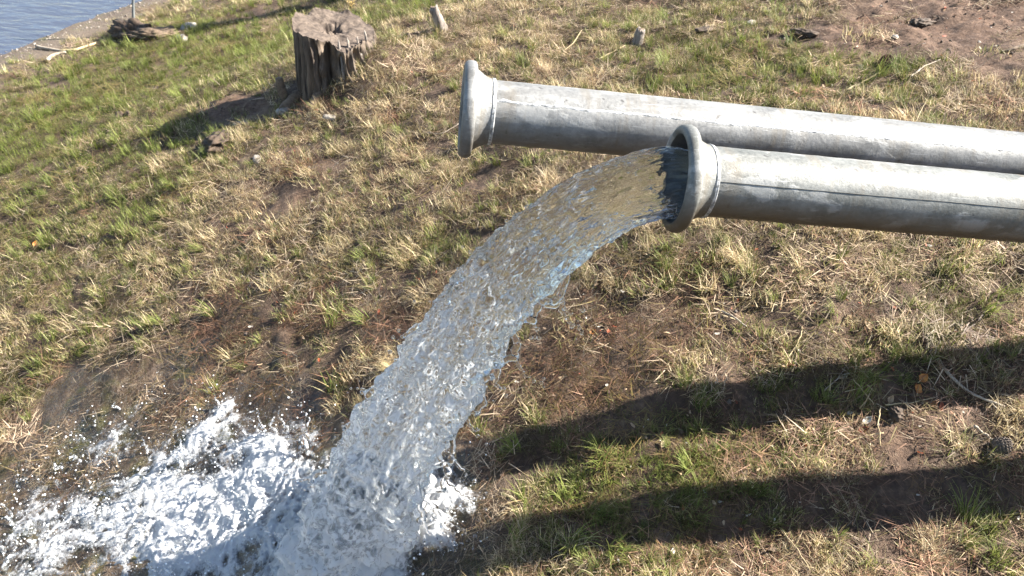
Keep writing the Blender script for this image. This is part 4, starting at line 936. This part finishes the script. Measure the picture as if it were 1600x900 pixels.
soft_lump('stone', 443, 176, .040, (1.3, .9, .6), 'stone', 'whitish stone at the downhill foot of the stump', 'stone', 1.0, .15)
soft_lump('stone', 402, 252, .034, (1.5, .7, .5), 'stone', 'pale flat stone below the stump shadow', 'stone', 2.0, .15)
soft_lump('stone', 515, 186, .030, (1.4, .9, .6), 'stone', 'small white stone on the slope below the stump, sunlit', 'stone', 3.0, .15)
soft_lump('stone', 376, 196, .034, (1.4, .8, .5), 'stone', 'small pale stone on bare soil left of the stump shadow', 'stone', 3.6, .2)
soft_lump('stone', 1174, 37, .024, (1.5, .9, .6), 'stone', 'pale pebble at the edge of the bare dirt, top right', 'stone', 4.0, .15)
soft_lump('stone', 1398, 60, .018, (1.5, .9, .6), 'stone', 'small pale pebble on the dirt above the reddish pine cone', 'stone', 4.4, .15)
soft_lump('soil_clod', 188, 185, .034, (1.0, 1.0, .8), 'soil_clod', 'dark soil lump in the left grass, left one of the pair', 'soil clod', 5.0, .35, .2)
soft_lump('soil_clod', 203, 183, .030, (1.1, .9, .8), 'soil_clod', 'dark soil lump in the left grass, right one of the pair', 'soil clod', 6.0, .35, .2)
soft_lump('bark_slab', 1104, 50, .055, (1.6, .7, .30), 'soil_clod', 'flat dark bark slab in the grass above the far pipe', 'bark', 7.0, .3, .1)
soft_lump('soil_clod', 1395, 652, .022, (1.3, 1.0, .8), 'soil_clod', 'crumbly dark soil clod beside the white leaf scrap', 'soil clod', 8.0, .5, .2, None, 3.0)
soft_lump('soil_clod', 1255, 58, .045, (1.7, .8, .5), 'soil_clod', 'dark earth clod at the border of grass and dirt, top right', 'soil clod', 9.0, .5, .2, None, 2.4)
soft_lump('soil_clod', 1440, 38, .045, (1.6, .9, .35), 'soil_clod', 'brown earth clod in the middle of the bare dirt', 'soil clod', 10.0, .5, .2, None, 2.4)
soft_lump('soil_clod', 345, 225, .075, (1.5, 1.0, .55), 'soil_clod', 'dark soil lump inside the stump shadow', 'soil clod', 11.0, .45, .3, None, 2.4)
soft_lump('soil_clod', 212, 60, .18, (1.5, .8, .62), 'soil_clod', 'big dark earth clump at the foot of the thin stake', 'soil clod', 12.0, .6, .35, None, 3.2)
soft_lump('rotten_log', 252, 56, .12, (2.0, .8, .45), 'brown_wood', 'rotten brown log lying right of the big earth clump', 'log', 13.0, .6, .35, None, 3.6)
soft_lump('stone', 295, 46, .07, (1.5, .9, .6), 'stone', 'pale stone beside the rotten log', 'stone', 14.0, .2)
soft_lump('stone', 285, 62, .05, (1.5, .9, .6), 'stone', 'pinkish pale stone in front of the rotten log', 'stone', 15.0, .2)

c = hit(204, 50); top = np.array([c[0], c[1], c[2]]); r_ = ray(219, -20); dd = np.linalg.norm(c) * 1.0
t = np.linspace(0, 1, 24)[:, None]; endp = np.array([0.16, 0.12, 0.95]); v, f = tube(np.array([0, 0, -.15]) + (endp - [0, 0, -.15]) * t, np.linspace(.015, .011, 24), 10, .1, 3.0)
o = mesh_ob('stake', v, f, 'stake_paint'); o.location = c; tag(o, 'thin dark leaning stake standing in the big earth clump', 'stake')

# dry weed behind the stump
c = hit(548, 18); root = empty('dry_weed', c); tag(root, 'small dry yellow weed standing just behind the stump', 'weed')
for i in range(7):
    a = i * 0.95; L = .10 + .05 * (i % 3); t = np.linspace(0, 1, 10); pts = np.stack([.35 * L * t ** 1.4 * math.cos(a), .35 * L * t ** 1.4 * math.sin(a), L * t], -1)
    v, f = tube(pts, np.linspace(.003, .0015, 10), 6, .1, i); st = mesh_ob('stem', v, f, 'straw_stem', root)
    for k in range(3, 10):
        b = a + k * 2.2; V = np.array([[0, -.004, 0], [.016, -.007, .006], [.030, 0, .004], [.016, .007, .006], [0, .004, 0]]); Rz = np.array(Matrix.Rotation(b, 3, 'Z')); lf = mesh_ob('leaflet', V @ Rz.T + pts[k], [[0, 1, 2, 3, 4]], 'weed_leaf', st, smooth_=False)

# ------------------------------------------------------------------ the dead tree up the slope whose trunk throws the long shadow past the stump
SH = np.array([SUN[0], SUN[1]]) / np.hypot(SUN[0], SUN[1])
tip = hit(186, 66); D = 9.0; b = tip[:2] + SH * D; zb = float(ground_z(b[0], b[1])); Ht = tip[2] - zb + D * SUN[2] / np.hypot(SUN[0], SUN[1])
root = empty('dead_tree', (b[0], b[1], zb)); tag(root, 'bare dead tree trunk up the slope that throws the long shadow past the stump', 'tree')
t = np.linspace(0, 1, 40)
v, f = tube(np.stack([0.05 * np.sin(t * 5), 0.05 * np.sin(t * 3), -0.4 + t * (Ht + .4)], -1), .15 * (1 - .5 * t), 16, .15, 3.0); mesh_ob('trunk', v, f, 'brown_wood', root)
for i in range(9):
    h = Ht * (.45 + .06 * i); a = i * 2.4; L = .35 + .25 * (i % 3); tt = np.linspace(0, 1, 10)
    pts = np.stack([L * tt * math.cos(a), L * tt * math.sin(a), h + .35 * L * tt], -1); v, f = tube(pts, np.linspace(.035, .010, 10), 7, .2, i); mesh_ob('limb', v, f, 'brown_wood', root)
